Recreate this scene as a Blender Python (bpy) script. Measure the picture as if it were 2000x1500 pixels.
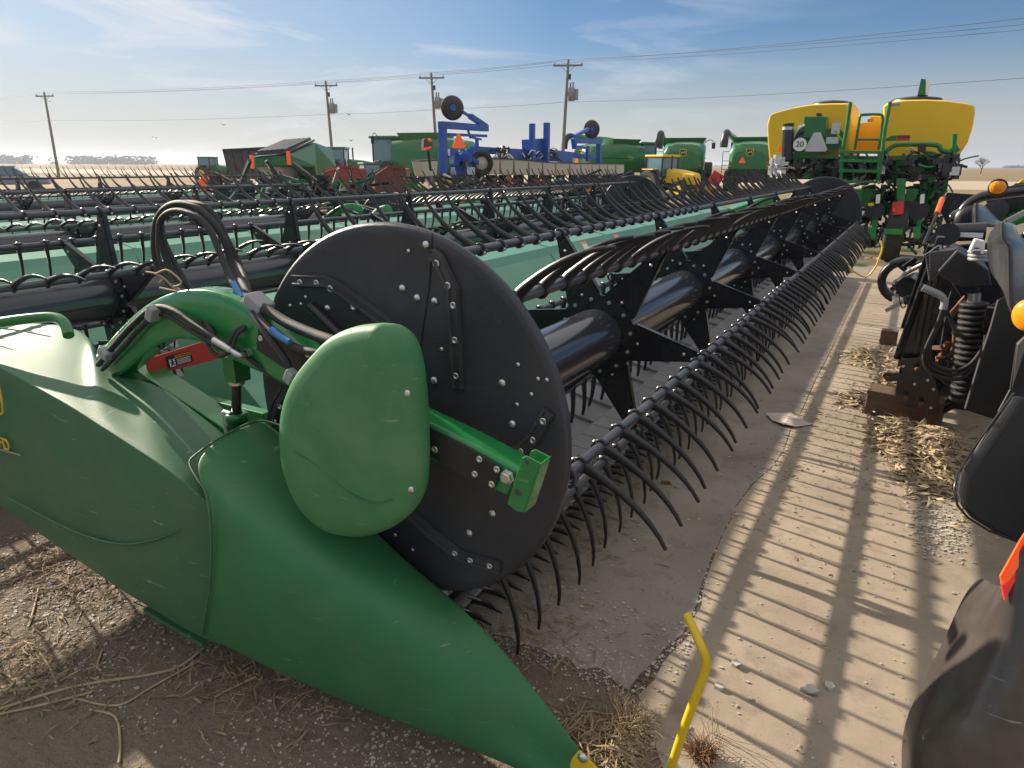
import bpy, bmesh, math, random
from mathutils import Vector, Matrix
random.seed(7)
R = math.radians
for o in list(bpy.data.objects): bpy.data.objects.remove(o)
sc = bpy.context.scene
col = sc.collection

# ---------------------------------------------------------------- camera
F = 1329.0; CX, CY = 1000.0, 750.0            # focal length and centre, in photo pixels
PITCH = math.atan(428/F); YAW = R(29.7); ROLL = R(0.27); H = 1.75
cf = Vector((-math.sin(YAW)*math.cos(PITCH), math.cos(YAW)*math.cos(PITCH), -math.sin(PITCH)))
cr = Vector((math.cos(YAW), math.sin(YAW), 0)); cu = cr.cross(cf)
cd = bpy.data.cameras.new('camera'); cam = bpy.data.objects.new('camera', cd); col.objects.link(cam)
c_, s_ = math.cos(ROLL), math.sin(ROLL)
r2 = cr*c_ + cu*s_; u2 = cu*c_ - cr*s_
cam.matrix_world = Matrix(((r2.x, u2.x, -cf.x, 0), (r2.y, u2.y, -cf.y, 0), (r2.z, u2.z, -cf.z, H), (0, 0, 0, 1)))
cd.sensor_fit = 'HORIZONTAL'; cd.sensor_width = 36; cd.lens = 36*F/2000
cd.clip_start = 0.05; cd.clip_end = 6000
sc.camera = cam
sc.render.resolution_x, sc.render.resolution_y = 1024, 768
O = Vector((0, 0, H))
def ray(x, y):
    a, b = (x-CX)/F, -(y-CY)/F
    return cf + a*r2 + b*u2
def Q(x, y, Y): d = ray(x, y); return O + d*(Y/d.y)          # on a vertical plane Y
def QX(x, y, X): d = ray(x, y); return O + d*(X/d.x)
def QZ(x, y, Z): d = ray(x, y); return O + d*((Z-H)/d.z)
def QD(x, y, D): return O + ray(x, y)*D                       # at depth D
def QH(x, y, D): d = ray(x, y); return O + d*(D/math.hypot(d.x, d.y))

# ---------------------------------------------------------------- sky and sun
SEL, SAZ = R(24.2), R(80)                                      # elevation, angle left of +Y
sd = Vector((-math.sin(SAZ)*math.cos(SEL), math.cos(SAZ)*math.cos(SEL), math.sin(SEL)))
w = bpy.data.worlds.new('World'); sc.world = w; w.use_nodes = True
nt = w.node_tree; nt.nodes.clear()
def wn(t, **k):
    n = nt.nodes.new(t)
    for a, b in k.items(): setattr(n, a, b)
    return n
sky = wn('ShaderNodeTexSky', sky_type='NISHITA', sun_disc=False)
sky.sun_elevation = SEL; sky.sun_rotation = -SAZ; sky.air_density = 1.1; sky.dust_density = 0.5; sky.ozone_density = 3.0
tc = wn('ShaderNodeTexCoord'); sep = wn('ShaderNodeSeparateXYZ'); nt.links.new(tc.outputs['Generated'], sep.inputs[0])
mp = wn('ShaderNodeMapping'); mp.inputs['Rotation'].default_value = (0.25, 0.5, 0.4); mp.inputs['Scale'].default_value = (1.6, 3.0, 13)
nt.links.new(tc.outputs['Generated'], mp.inputs[0])
no = wn('ShaderNodeTexNoise'); no.inputs['Scale'].default_value = 1.3; no.inputs['Detail'].default_value = 9; no.inputs['Roughness'].default_value = 0.62; no.inputs['Distortion'].default_value = 0.9
nt.links.new(mp.outputs[0], no.inputs['Vector'])
def wr(src, a, b_, c=0.0, d=1.0, smooth=False):
    n = wn('ShaderNodeMapRange'); n.inputs[1].default_value = a; n.inputs[2].default_value = b_; n.inputs[3].default_value = c; n.inputs[4].default_value = d
    if smooth: n.interpolation_type = 'SMOOTHSTEP'
    nt.links.new(src, n.inputs[0]); return n.outputs[0]
def wmix(f, c1, c2, typ='MIX'):
    n = wn('ShaderNodeMixRGB', blend_type=typ)
    for i, c in ((0, f), (1, c1), (2, c2)):
        if isinstance(c, (tuple, float)): n.inputs[i].default_value = c
        else: nt.links.new(c, n.inputs[i])
    return n.outputs[0]
def wmath(op, a, b_):
    n = wn('ShaderNodeMath', operation=op, use_clamp=True)
    for i, c in ((0, a), (1, b_)):
        if isinstance(c, float): n.inputs[i].default_value = c
        else: nt.links.new(c, n.inputs[i])
    return n.outputs[0]
Z = sep.outputs['Z']
dot = wn('ShaderNodeVectorMath', operation='DOT_PRODUCT'); nt.links.new(tc.outputs['Generated'], dot.inputs[0]); dot.inputs[1].default_value = Vector((-0.93, 0.35, 0.10)).normalized()
side = wr(dot.outputs['Value'], 0.1, 0.98)
c0 = wmix(1.0, sky.outputs[0], (0.62, 0.80, 1.04, 1), 'MULTIPLY')
hc = wmix(side, (6.0, 6.2, 6.6, 1), (6.9, 6.7, 6.3, 1))
c0 = wmix(wmath('MULTIPLY', wr(dot.outputs['Value'], 0.74, 0.99), 0.6), c0, (6.2, 6.9, 7.6, 1))
c1 = wmix(wr(Z, 0.0, 0.17, 0.92, 0.0, True), c0, hc)                       # pale band low over the fields
streak = wmath('MULTIPLY', wr(no.outputs['Fac'], 0.50, 0.66), wmath('ADD', wmath('MULTIPLY', wr(dot.outputs['Value'], 0.45, 0.95), 0.80), 0.05))
c2 = wmix(streak, c1, (8.0, 8.3, 8.8, 1))                                    # thin cirrus, denser towards the sun
n2_ = wn('ShaderNodeTexNoise'); n2_.inputs['Scale'].default_value = 2.2; n2_.inputs['Detail'].default_value = 6; nt.links.new(tc.outputs['Generated'], n2_.inputs['Vector'])
c3_ = wmix(wmath('MULTIPLY', wr(Z, 0.24, 0.50, 0.0, 1.0, True), wr(n2_.outputs['Fac'], 0.30, 0.55, 0.55, 1.0)), c2, (9.2, 8.9, 8.6, 1))   # bright veil added overhead, out of view, to lift the fill in shade
bg = wn('ShaderNodeBackground'); bg.inputs['Strength'].default_value = 0.05
nt.links.new(c3_, bg.inputs['Color'])
wo = wn('ShaderNodeOutputWorld'); nt.links.new(bg.outputs[0], wo.inputs['Surface'])
sl = bpy.data.lights.new('sun', 'SUN'); sl.energy = 5.0; sl.angle = R(0.6); sl.color = (1.0, 0.88, 0.72)
so = bpy.data.objects.new('sun', sl); col.objects.link(so); so.rotation_euler = (-sd).to_track_quat('-Z', 'Y').to_euler()
sc.view_settings.view_transform = 'Standard'; sc.view_settings.look = 'None'; sc.view_settings.exposure = 0.9; sc.view_settings.gamma = 1
sc.render.engine = 'CYCLES'

# ---------------------------------------------------------------- materials
def mat(name, c, rough=0.5, metal=0.0, var=0.12, vs=6.0, bump=0.0, bs=80.0, dirt=0.0, dcol=(0.30, 0.24, 0.17), ds=3.0, coat=0.0, spec=0.5, stretch=None, scratch=0.0, emit=0.0, trans=0.0):
    m = bpy.data.materials.new(name); m.use_nodes = True; t = m.node_tree; L = t.links.new
    b = t.nodes['Principled BSDF']
    tcn = t.nodes.new('ShaderNodeTexCoord'); vec = tcn.outputs['Object']
    if stretch:
        mpn = t.nodes.new('ShaderNodeMapping'); mpn.inputs['Scale'].default_value = stretch; L(vec, mpn.inputs[0]); vec = mpn.outputs[0]
    n = t.nodes.new('ShaderNodeTexNoise'); n.inputs['Scale'].default_value = vs; n.inputs['Detail'].default_value = 6; L(vec, n.inputs['Vector'])
    mx = t.nodes.new('ShaderNodeMixRGB'); L(n.outputs['Fac'], mx.inputs['Fac'])
    mx.inputs['Color1'].default_value = tuple(max(0, x*(1-var*1.6)) for x in c)+(1,); mx.inputs['Color2'].default_value = tuple(min(1, x*(1+var*1.6)) for x in c)+(1,)
    out = mx.outputs[0]
    rv = t.nodes.new('ShaderNodeMapRange'); rv.inputs[3].default_value = max(0.03, rough-0.08); rv.inputs[4].default_value = min(1, rough+0.10); L(n.outputs['Fac'], rv.inputs[0])
    ro = rv.outputs[0]
    if dirt > 0:
        n2 = t.nodes.new('ShaderNodeTexNoise'); n2.inputs['Scale'].default_value = ds; n2.inputs['Detail'].default_value = 10; n2.inputs['Roughness'].default_value = 0.72; L(tcn.outputs['Object'], n2.inputs['Vector'])
        r2_ = t.nodes.new('ShaderNodeMapRange'); r2_.inputs[1].default_value = 0.45; r2_.inputs[2].default_value = 0.8; r2_.inputs[4].default_value = dirt; L(n2.outputs['Fac'], r2_.inputs[0])
        m2_ = t.nodes.new('ShaderNodeMixRGB'); L(r2_.outputs[0], m2_.inputs['Fac']); L(out, m2_.inputs['Color1']); m2_.inputs['Color2'].default_value = dcol+(1,)
        out = m2_.outputs[0]
    if scratch > 0:      # fine pale scuffs, thin streaks of a warped noise
        ms = t.nodes.new('ShaderNodeMapping'); ms.inputs['Scale'].default_value = (9, 9, 70); ms.inputs['Rotation'].default_value = (0.4, 0.9, 0.3); L(tcn.outputs['Object'], ms.inputs[0])
        n3 = t.nodes.new('ShaderNodeTexNoise'); n3.inputs['Scale'].default_value = 1.0; n3.inputs['Detail'].default_value = 2; n3.inputs['Distortion'].default_value = 1.2; L(ms.outputs[0], n3.inputs['Vector'])
        r3 = t.nodes.new('ShaderNodeMapRange'); r3.inputs[1].default_value = 0.70; r3.inputs[2].default_value = 0.78; r3.inputs[4].default_value = scratch; L(n3.outputs['Fac'], r3.inputs[0])
        m3 = t.nodes.new('ShaderNodeMixRGB'); L(r3.outputs[0], m3.inputs['Fac']); L(out, m3.inputs['Color1']); m3.inputs['Color2'].default_value = (0.45, 0.5, 0.42, 1)
        out = m3.outputs[0]
    L(out, b.inputs['Base Color']); L(ro, b.inputs['Roughness'])
    b.inputs['Metallic'].default_value = metal; b.inputs['Coat Weight'].default_value = coat; b.inputs['Specular IOR Level'].default_value = spec
    if trans: b.inputs['Transmission Weight'].default_value = trans
    if emit: L(out, b.inputs['Emission Color']); b.inputs['Emission Strength'].default_value = emit
    if bump > 0:
        nb = t.nodes.new('ShaderNodeTexNoise'); nb.inputs['Scale'].default_value = bs; nb.inputs['Detail'].default_value = 5; L(tcn.outputs['Object'], nb.inputs['Vector'])
        bn = t.nodes.new('ShaderNodeBump'); bn.inputs['Strength'].default_value = bump; bn.inputs['Distance'].default_value = 0.01; L(nb.outputs['Fac'], bn.inputs['Height']); L(bn.outputs[0], b.inputs['Normal'])
    return m
GP = mat('green_plastic', (0.040, 0.145, 0.062), 0.50, var=0.16, bump=0.16, bs=380, dirt=0.42, dcol=(0.17, 0.18, 0.12), ds=1.7, scratch=0.5)
GN = mat('green_nose_plastic', (0.032, 0.175, 0.062), 0.46, var=0.14, bump=0.14, bs=400, dirt=0.32, dcol=(0.15, 0.19, 0.13), ds=1.9, scratch=0.55)
GL = mat('green_shield_plastic', (0.055, 0.220, 0.080), 0.50, var=0.12, bump=0.12, bs=420, dirt=0.35, dcol=(0.25, 0.3, 0.2), scratch=0.55)
GM = mat('green_paint', (0.010, 0.155, 0.030), 0.30, var=0.12, dirt=0.12, ds=6, coat=0.3)
GB = mat('green_bright_paint', (0.012, 0.215, 0.050), 0.26, var=0.10, dirt=0.10, ds=9, coat=0.4, scratch=0.25)
GS = mat('green_sheet', (0.095, 0.315, 0.205), 0.38, var=0.10, vs=1.2, dirt=0.35, dcol=(0.30, 0.34, 0.24), ds=1.2, coat=0.15)
BK = mat('black_plastic', (0.018, 0.018, 0.021), 0.36, var=0.25, bump=0.08, bs=260, dirt=0.10, dcol=(0.10, 0.095, 0.085))
BP = mat('black_paint', (0.013, 0.014, 0.018), 0.24, var=0.2, dirt=0.08, dcol=(0.12, 0.11, 0.10), coat=0.2)
BT = mat('black_tube_paint', (0.060, 0.063, 0.075), 0.20, var=0.3, vs=3, dirt=0.25, dcol=(0.14, 0.125, 0.11), ds=2.5, coat=0.3, metal=0.45)
TN = mat('tine_plastic', (0.021, 0.021, 0.025), 0.34, var=0.2, dirt=0.12, dcol=(0.12, 0.11, 0.10))
DK = mat('disc_plastic', (0.036, 0.038, 0.047), 0.40, var=0.25, vs=2.5, bump=0.12, bs=200, dirt=0.35, dcol=(0.11, 0.105, 0.10), ds=2.2, scratch=0.10)
BAT = mat('bat_tube_paint', (0.085, 0.090, 0.108), 0.30, var=0.25, vs=5, dirt=0.35, dcol=(0.17, 0.155, 0.13), ds=5, metal=0.4)
STRIP = mat('strip_plastic', (0.050, 0.050, 0.056), 0.38, var=0.2, dirt=0.3, dcol=(0.16, 0.15, 0.14), ds=8)
ST = mat('zinc_steel', (0.62, 0.62, 0.60), 0.30, metal=0.9, var=0.15, vs=60)
RB = mat('rubber', (0.020, 0.020, 0.020), 0.75, var=0.25, bump=0.2, bs=60, dirt=0.25, dcol=(0.16, 0.14, 0.11))
HS = mat('hose_rubber', (0.020, 0.020, 0.022), 0.62, var=0.2, bump=0.3, bs=500, dirt=0.12, dcol=(0.14, 0.13, 0.12))
BLU = mat('blue_print', (0.05, 0.20, 0.50), 0.5)
BELT = mat('belt_rubber', (0.210, 0.212, 0.222), 0.55, var=0.2, dirt=0.35, dcol=(0.17, 0.15, 0.13), ds=4)
YP = mat('yellow_plastic', (0.72, 0.50, 0.015), 0.36, var=0.06, dirt=0.08, dcol=(0.35, 0.25, 0.05))
YT = mat('yellow_tank', (0.86, 0.53, 0.018), 0.42, var=0.04, dirt=0.08, dcol=(0.55, 0.33, 0.05), ds=1.5)
RD = mat('red_paint', (0.55, 0.035, 0.025), 0.42, var=0.08, dirt=0.1)
RF = mat('faded_red_paint', (0.34, 0.045, 0.035), 0.5, var=0.15, dirt=0.35)
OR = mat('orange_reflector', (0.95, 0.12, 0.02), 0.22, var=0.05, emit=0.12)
AM = mat('amber_lens', (0.90, 0.28, 0.01), 0.15, var=0.1)
WH = mat('white_paint', (0.75, 0.75, 0.72), 0.4, var=0.05)
GY = mat('grey_paint', (0.28, 0.29, 0.30), 0.45, var=0.1)
DKG = mat('dark_sheet', (0.045, 0.05, 0.05), 0.5, var=0.2, dirt=0.3)
LB = mat('blue_paint', (0.020, 0.100, 0.420), 0.38, var=0.12, dirt=0.15)
HP = mat('beige_plastic', (0.55, 0.49, 0.38), 0.5, var=0.06, dirt=0.15)
GLS = mat('tinted_glass', (0.10, 0.22, 0.26), 0.06, var=0.1, spec=0.9)
WD = mat('weathered_wood', (0.11, 0.065, 0.042), 0.8, var=0.4, vs=4, bump=0.6, bs=30, stretch=(3, 14, 14), dirt=0.3, dcol=(0.25, 0.19, 0.14))
PW = mat('pole_wood', (0.22, 0.20, 0.17), 0.85, var=0.25, stretch=(8, 8, 1), bump=0.3, bs=20)
WIRE = mat('wire', (0.10, 0.10, 0.11), 0.6)
LIT = mat('litter_straw', (0.27, 0.20, 0.125), 0.8, var=0.45, vs=25, spec=0.2)
HUSK = mat('corn_husk', (0.40, 0.31, 0.20), 0.75, var=0.35, vs=14, bump=0.3, bs=60, spec=0.25)
STRW = mat('dry_stem', (0.40, 0.31, 0.20), 0.8, var=0.4, vs=9, spec=0.2)
STN = mat('limestone', (0.42, 0.39, 0.34), 0.85, var=0.35, vs=14, bump=0.3, bs=40, spec=0.3)
GRS = mat('green_grass', (0.10, 0.17, 0.03), 0.7, var=0.4, vs=5, spec=0.2)
BARK = mat('bark', (0.09, 0.075, 0.06), 0.9, var=0.3)
TRE = mat('far_trees', (0.13, 0.12, 0.115), 0.95, var=0.3, spec=0.1)
POLY = mat('smoky_polycarbonate', (0.050, 0.052, 0.058), 0.24, var=0.35, vs=3, dirt=0.3, dcol=(0.20, 0.19, 0.18), ds=2.2, coat=0.12, scratch=0.3)
MBK = mat('matte_black', (0.010, 0.010, 0.011), 0.62, var=0.2, dirt=0.08, dcol=(0.07, 0.06, 0.055))
SNT = mat('smoky_snout', (0.052, 0.044, 0.038), 0.26, var=0.35, vs=3, dirt=0.4, dcol=(0.24, 0.20, 0.16), ds=2, coat=0.4, scratch=0.4)
CARD = mat('cardboard', (0.50, 0.43, 0.38), 0.85, var=0.2, dirt=0.3, bump=0.3, bs=30)
RUST = mat('rusty_steel', (0.16, 0.07, 0.035), 0.8, var=0.4, vs=20, bump=0.3)

# ---------------------------------------------------------------- mesh building
def root_loc(o):
    while o.parent: o = o.parent
    return o.location
class MB:
    def __init__(s): s.v = []; s.f = []; s.m = []; s.sm = []; s.k = 0; s.smooth = False
    def add(s, vs, fs, smooth=None):
        n = len(s.v); s.v += [tuple(p) for p in vs]
        sm = s.smooth if smooth is None else smooth
        for f in fs: s.f.append([i+n for i in f]); s.m.append(s.k); s.sm.append(sm)
        return s
    def box(s, c, d, rot=None):
        vs = [Vector((x*d[0]/2, y*d[1]/2, z*d[2]/2)) for x in (-1, 1) for y in (-1, 1) for z in (-1, 1)]
        if rot is not None:
            M_ = Matrix.Rotation(rot, 3, 'Z') if not isinstance(rot, Matrix) else rot
            vs = [M_ @ p for p in vs]
        vs = [p+Vector(c) for p in vs]
        return s.add(vs, [(0, 1, 3, 2), (4, 6, 7, 5), (0, 4, 5, 1), (2, 3, 7, 6), (0, 2, 6, 4), (1, 5, 7, 3)], False)
    def bar(s, a, b, w, h, up=(0, 0, 1), w2=None, h2=None):
        a, b = Vector(a), Vector(b); d = (b-a).normalized(); u = Vector(up); sd_ = d.cross(u)
        if sd_.length < 1e-4: sd_ = d.cross(Vector((1, 0, 0)))
        sd_.normalize(); u = sd_.cross(d)
        w2 = w if w2 is None else w2; h2 = h if h2 is None else h2
        vs = [a+sd_*x*w/2+u*y*h/2 for x, y in ((-1, -1), (1, -1), (1, 1), (-1, 1))]+[b+sd_*x*w2/2+u*y*h2/2 for x, y in ((-1, -1), (1, -1), (1, 1), (-1, 1))]
        return s.add(vs, [(3, 2, 1, 0), (4, 5, 6, 7), (0, 1, 5, 4), (1, 2, 6, 5), (2, 3, 7, 6), (3, 0, 4, 7)], False)
    def tube(s, pts, r, n=8, caps=True, smooth=True, flat=1.0, flataxis=None):
        pts = [Vector(p) for p in pts]; m = len(pts); rr = r if isinstance(r, (list, tuple)) else [r]*m
        vs = []; ref = None
        for i, p in enumerate(pts):
            d = (pts[min(i+1, m-1)]-pts[max(i-1, 0)]).normalized()
            if ref is None:
                ref = d.cross(flataxis if flataxis else Vector((0, 0, 1)))
                if ref.length < 1e-3: ref = d.cross(Vector((1, 0, 0)))
            ref = (ref-d*ref.dot(d)).normalized(); b = d.cross(ref)
            for j in range(n):
                a = 2*math.pi*j/n; vs.append(p+(ref*math.cos(a)+b*math.sin(a)*flat)*rr[i])
        fs = [(i*n+j, i*n+(j+1) % n, (i+1)*n+(j+1) % n, (i+1)*n+j) for i in range(m-1) for j in range(n)]
        s.add(vs, fs, smooth)
        if caps: s.add([vs[j] for j in range(n)], [tuple(reversed(range(n)))], False); s.add(vs[-n:], [tuple(range(n))], False)
        return s
    def cyl(s, a, b, r, n=20, r2=None, caps=True, smooth=True): return s.tube([a, b], [r, r if r2 is None else r2], n, caps, smooth)
    def lathe(s, base, axis, prof, n=24, smooth=True):      # prof: (distance along axis, radius)
        base, ax = Vector(base), Vector(axis).normalized(); e = ax.orthogonal().normalized(); g = ax.cross(e); vs = []
        for t, r in prof:
            for j in range(n): a = 2*math.pi*j/n; vs.append(base+ax*t+(e*math.cos(a)+g*math.sin(a))*r)
        fs = [(i*n+j, i*n+(j+1) % n, (i+1)*n+(j+1) % n, (i+1)*n+j) for i in range(len(prof)-1) for j in range(n)]
        return s.add(vs, fs, smooth)
    def prism(s, pts, off):                                  # polygon (3D points) pushed along off
        pts = [Vector(p) for p in pts]; off = Vector(off); n = len(pts)
        vs = pts+[p+off for p in pts]
        return s.add(vs, [tuple(range(n)), tuple(reversed(range(n, 2*n)))]+[(i, i+n, (i+1) % n+n, (i+1) % n) for i in range(n)], False)
    def grid(s, rows, smooth=True, cyc=False, capends=False):
        n = len(rows[0]); vs = [p for r in rows for p in r]; fs = []
        for i in range(len(rows)-1):
            for j in range(n if cyc else n-1): fs.append((i*n+j, i*n+(j+1) % n, (i+1)*n+(j+1) % n, (i+1)*n+j))
        s.add(vs, fs, smooth)
        if capends: s.add(rows[0], [tuple(reversed(range(n)))], False); s.add(rows[-1], [tuple(range(n))], False)
        return s
    def ring(s, c, axis, r, t, n=20, k=6):
        c = Vector(c); ax = Vector(axis).normalized(); e = ax.orthogonal().normalized(); g = ax.cross(e)
        pts = []
        for i in range(n):
            a = 2*math.pi*i/n; d = e*math.cos(a)+g*math.sin(a); pts.append([c+d*r+(d*math.cos(2*math.pi*j/k)+ax*math.sin(2*math.pi*j/k))*t for j in range(k)])
        pts.append(pts[0]); return s.grid(pts, True, True)
    def blob(s, c, r, sx=1, sy=1, sz=1, n=6, jit=0.0):
        c = Vector(c); rows = []
        for i in range(1, n//2+1):
            th = math.pi*i/(n//2+1); rows.append([c+Vector((math.sin(th)*math.cos(2*math.pi*j/n)*sx, math.sin(th)*math.sin(2*math.pi*j/n)*sy, math.cos(th)*sz))*r*(1+random.uniform(-jit, jit)) for j in range(n)])
        b = len(s.v); s.grid(rows, False, True, True); return s
    def build(s, name, mats, parent=None, sub=0, bevel=0, loc=None, recalc=True, solid=0):
        me = bpy.data.meshes.new(name)
        base = root_loc(parent) if parent else (Vector(loc) if loc is not None else Vector((0, 0, 0)))
        vs = [(v[0]-base[0], v[1]-base[1], v[2]-base[2]) for v in s.v]
        me.from_pydata(vs, [], s.f)
        if not isinstance(mats, (list, tuple)): mats = [mats]
        for m_ in mats: me.materials.append(m_)
        me.polygons.foreach_set('material_index', s.m); me.polygons.foreach_set('use_smooth', s.sm)
        if recalc:
            bm = bmesh.new(); bm.from_mesh(me)
            if sub or bevel: bmesh.ops.remove_doubles(bm, verts=bm.verts, dist=1e-5)
            bmesh.ops.recalc_face_normals(bm, faces=bm.faces); bm.to_mesh(me); bm.free()
        me.update()
        o = bpy.data.objects.new(name, me); col.objects.link(o)
        if parent: o.parent = parent
        else: o.location = base
        if solid: md = o.modifiers.new('s', 'SOLIDIFY'); md.thickness = solid; md.offset = 0
        if bevel: md = o.modifiers.new('b', 'BEVEL'); md.width = bevel; md.segments = 2; md.limit_method = 'ANGLE'; md.angle_limit = R(40)
        if sub: md = o.modifiers.new('u', 'SUBSURF'); md.levels = sub; md.render_levels = sub
        return o
def tag(o, label=None, cat=None, group=None, kind=None):
    for k, v in (('label', label), ('category', cat), ('group', group), ('kind', kind)):
        if v: o[k] = v
    return o
def thing(name, loc, label, cat, group=None, rz=0):
    o = bpy.data.objects.new(name, None); o.empty_display_size = 0.2; col.objects.link(o); o.location = loc; o.rotation_euler.z = rz
    return tag(o, label, cat, group)
def copy_tree(o, parent=None, skip=()):
    c = o.copy(); col.objects.link(c); c.parent = parent
    for ch in list(o.children):
        if ch.name.split('.')[0] in skip: continue
        copy_tree(ch, c, skip)
    return c
def smooth_path(pts, n=6):                                   # Catmull-Rom
    pts = [Vector(p) for p in pts]; P_ = [pts[0]]+pts+[pts[-1]]; out = []
    for i in range(1, len(P_)-2):
        a, b, c, d = P_[i-1:i+3]
        for k in range(n):
            t = k/n; out.append(0.5*((2*b)+(c-a)*t+(2*a-5*b+4*c-d)*t*t+(3*b-3*c+d-a)*t**3))
    out.append(pts[-1]); return out
def text_mesh(body, size, mtx, m, name, parent, ext=0.001):
    cu_ = bpy.data.curves.new('t', 'FONT'); cu_.body = body; cu_.size = size; cu_.extrude = ext; cu_.align_x = 'CENTER'; cu_.align_y = 'CENTER'
    to = bpy.data.objects.new('t', cu_); col.objects.link(to); dg = bpy.context.evaluated_depsgraph_get(); me = bpy.data.meshes.new_from_object(to.evaluated_get(dg))
    bpy.data.objects.remove(to); me.transform(Matrix.Translation(-root_loc(parent)) @ mtx); me.materials.clear(); me.materials.append(m); me.name = name
    o = bpy.data.objects.new(name, me); col.objects.link(o); o.parent = parent; return o
# ================================================================ the reel header
XC, ZC, Y0, Y1 = -1.26, 0.952, 1.53, 12.40
RB_, PITCH_T = 0.525, 0.158
DIRT = [(-126, 258), (-65, 282), (-5, 318), (24, 368), (55, 384), (84, 499), (115, 498), (144, 612), (175, 615), (234, 618), (295, 642)]
def tine_dir(a):
    a = (a+126) % 360-126
    for (a0, d0), (a1, d1) in zip(DIRT, DIRT[1:]):
        if a0 <= a <= a1: return d0+(d1-d0)*(a-a0)/(a1-a0)
    return 642
def tine_mb(x, z, y, ddeg, low=False):
    m = MB(); m.smooth = True
    k = 5 if low else 8; L = 0.35; p = Vector((x, y, z)); a = ddeg+(20 if not low else 16); pts = [p.copy()]; r = [0.018]
    p = p+Vector((math.cos(R(a+6)), 0, math.sin(R(a+6))))*0.03; pts.append(p.copy()); r.append(0.0185)
    for i in range(k):
        t = i/(k-1); aa = a-2-(26*t+8*t**4)
        p = p+Vector((math.cos(R(aa)), 0, math.sin(R(aa))))*(L-0.03)/k; pts.append(p.copy()); r.append(0.0150*(1-0.60*(t**0.9)))
    m.tube(pts, [q*0.60 for q in r], 4 if low else 6, True, True, 1.75)
    if not low:                                              # clamp collar, its bolt and the little foot beside it
        m.ring((x, y, z), (0, 1, 0), 0.0215, 0.0075, 10, 5)
        b = Vector((math.cos(R(ddeg+190)), 0, math.sin(R(ddeg+190)))); c = Vector((x, y, z))
        m.bar(c+b*0.018-Vector((0, .022, 0)), c+b*0.018+Vector((0, .022, 0)), 0.022, 0.014, up=b)
        m.k = 1; m.lathe(c+b*0.023, b, [(0, 0.0085), (0.005, 0.0085), (0.008, 0.005), (0.009, 0.0)], 8); m.k = 0
    return m
BOLT = MB(); BOLT.lathe((0, 0, 0), (0, -1, 0), [(0, 0.0115), (0.003, 0.0112), (0.0065, 0.007), (0.0078, 0.0)], 12)
BOLT_ME = BOLT.build('disc_bolt', ST); bolt_me = BOLT_ME.data; bpy.data.objects.remove(BOLT_ME)
RIV = MB(); RIV.lathe((0, 0, 0), (0, -1, 0), [(0, 0.0095), (0.002, 0.0092), (0.0022, 0.0045), (0.0008, 0.004), (0.0008, 0.0)], 12)
r_ = RIV.build('strip_rivet', ST); riv_me = r_.data; bpy.data.objects.remove(r_)
def put(name, me, p, parent, s=1.0):
    o = bpy.data.objects.new(name, me); col.objects.link(o); o.parent = parent; o.location = Vector(p)-root_loc(parent); o.scale = (s, s, s); return o
def bent_strip(px, Yp, w, t, name, parent, rivets=()):
    pts = [Q(x, y, Yp) for x, y in px]; m = MB(); rows = []
    for i, p in enumerate(pts):
        a = pts[max(i-1, 0)]; b = pts[min(i+1, len(pts)-1)]; d = (b-a).normalized(); n = Vector((d.z, 0, -d.x))
        rows.append([p+n*w/2, p+n*w/2*0.7-Vector((0, t, 0)), p+n*w*0.2-Vector((0, t, 0)), p+n*w*0.12-Vector((0, t*0.55, 0)), p-n*w*0.3-Vector((0, t*0.55, 0)), p-n*w*0.36-Vector((0, t, 0)), p-n*w/2*0.85-Vector((0, t, 0)), p-n*w/2])
    m.grid(rows, False, False, True)
    o = m.build(name, STRIP, parent)
    for x, y in rivets: put('strip_rivet', riv_me, Q(x, y, Yp-t*.7), o, 1.15)
    return o

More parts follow.
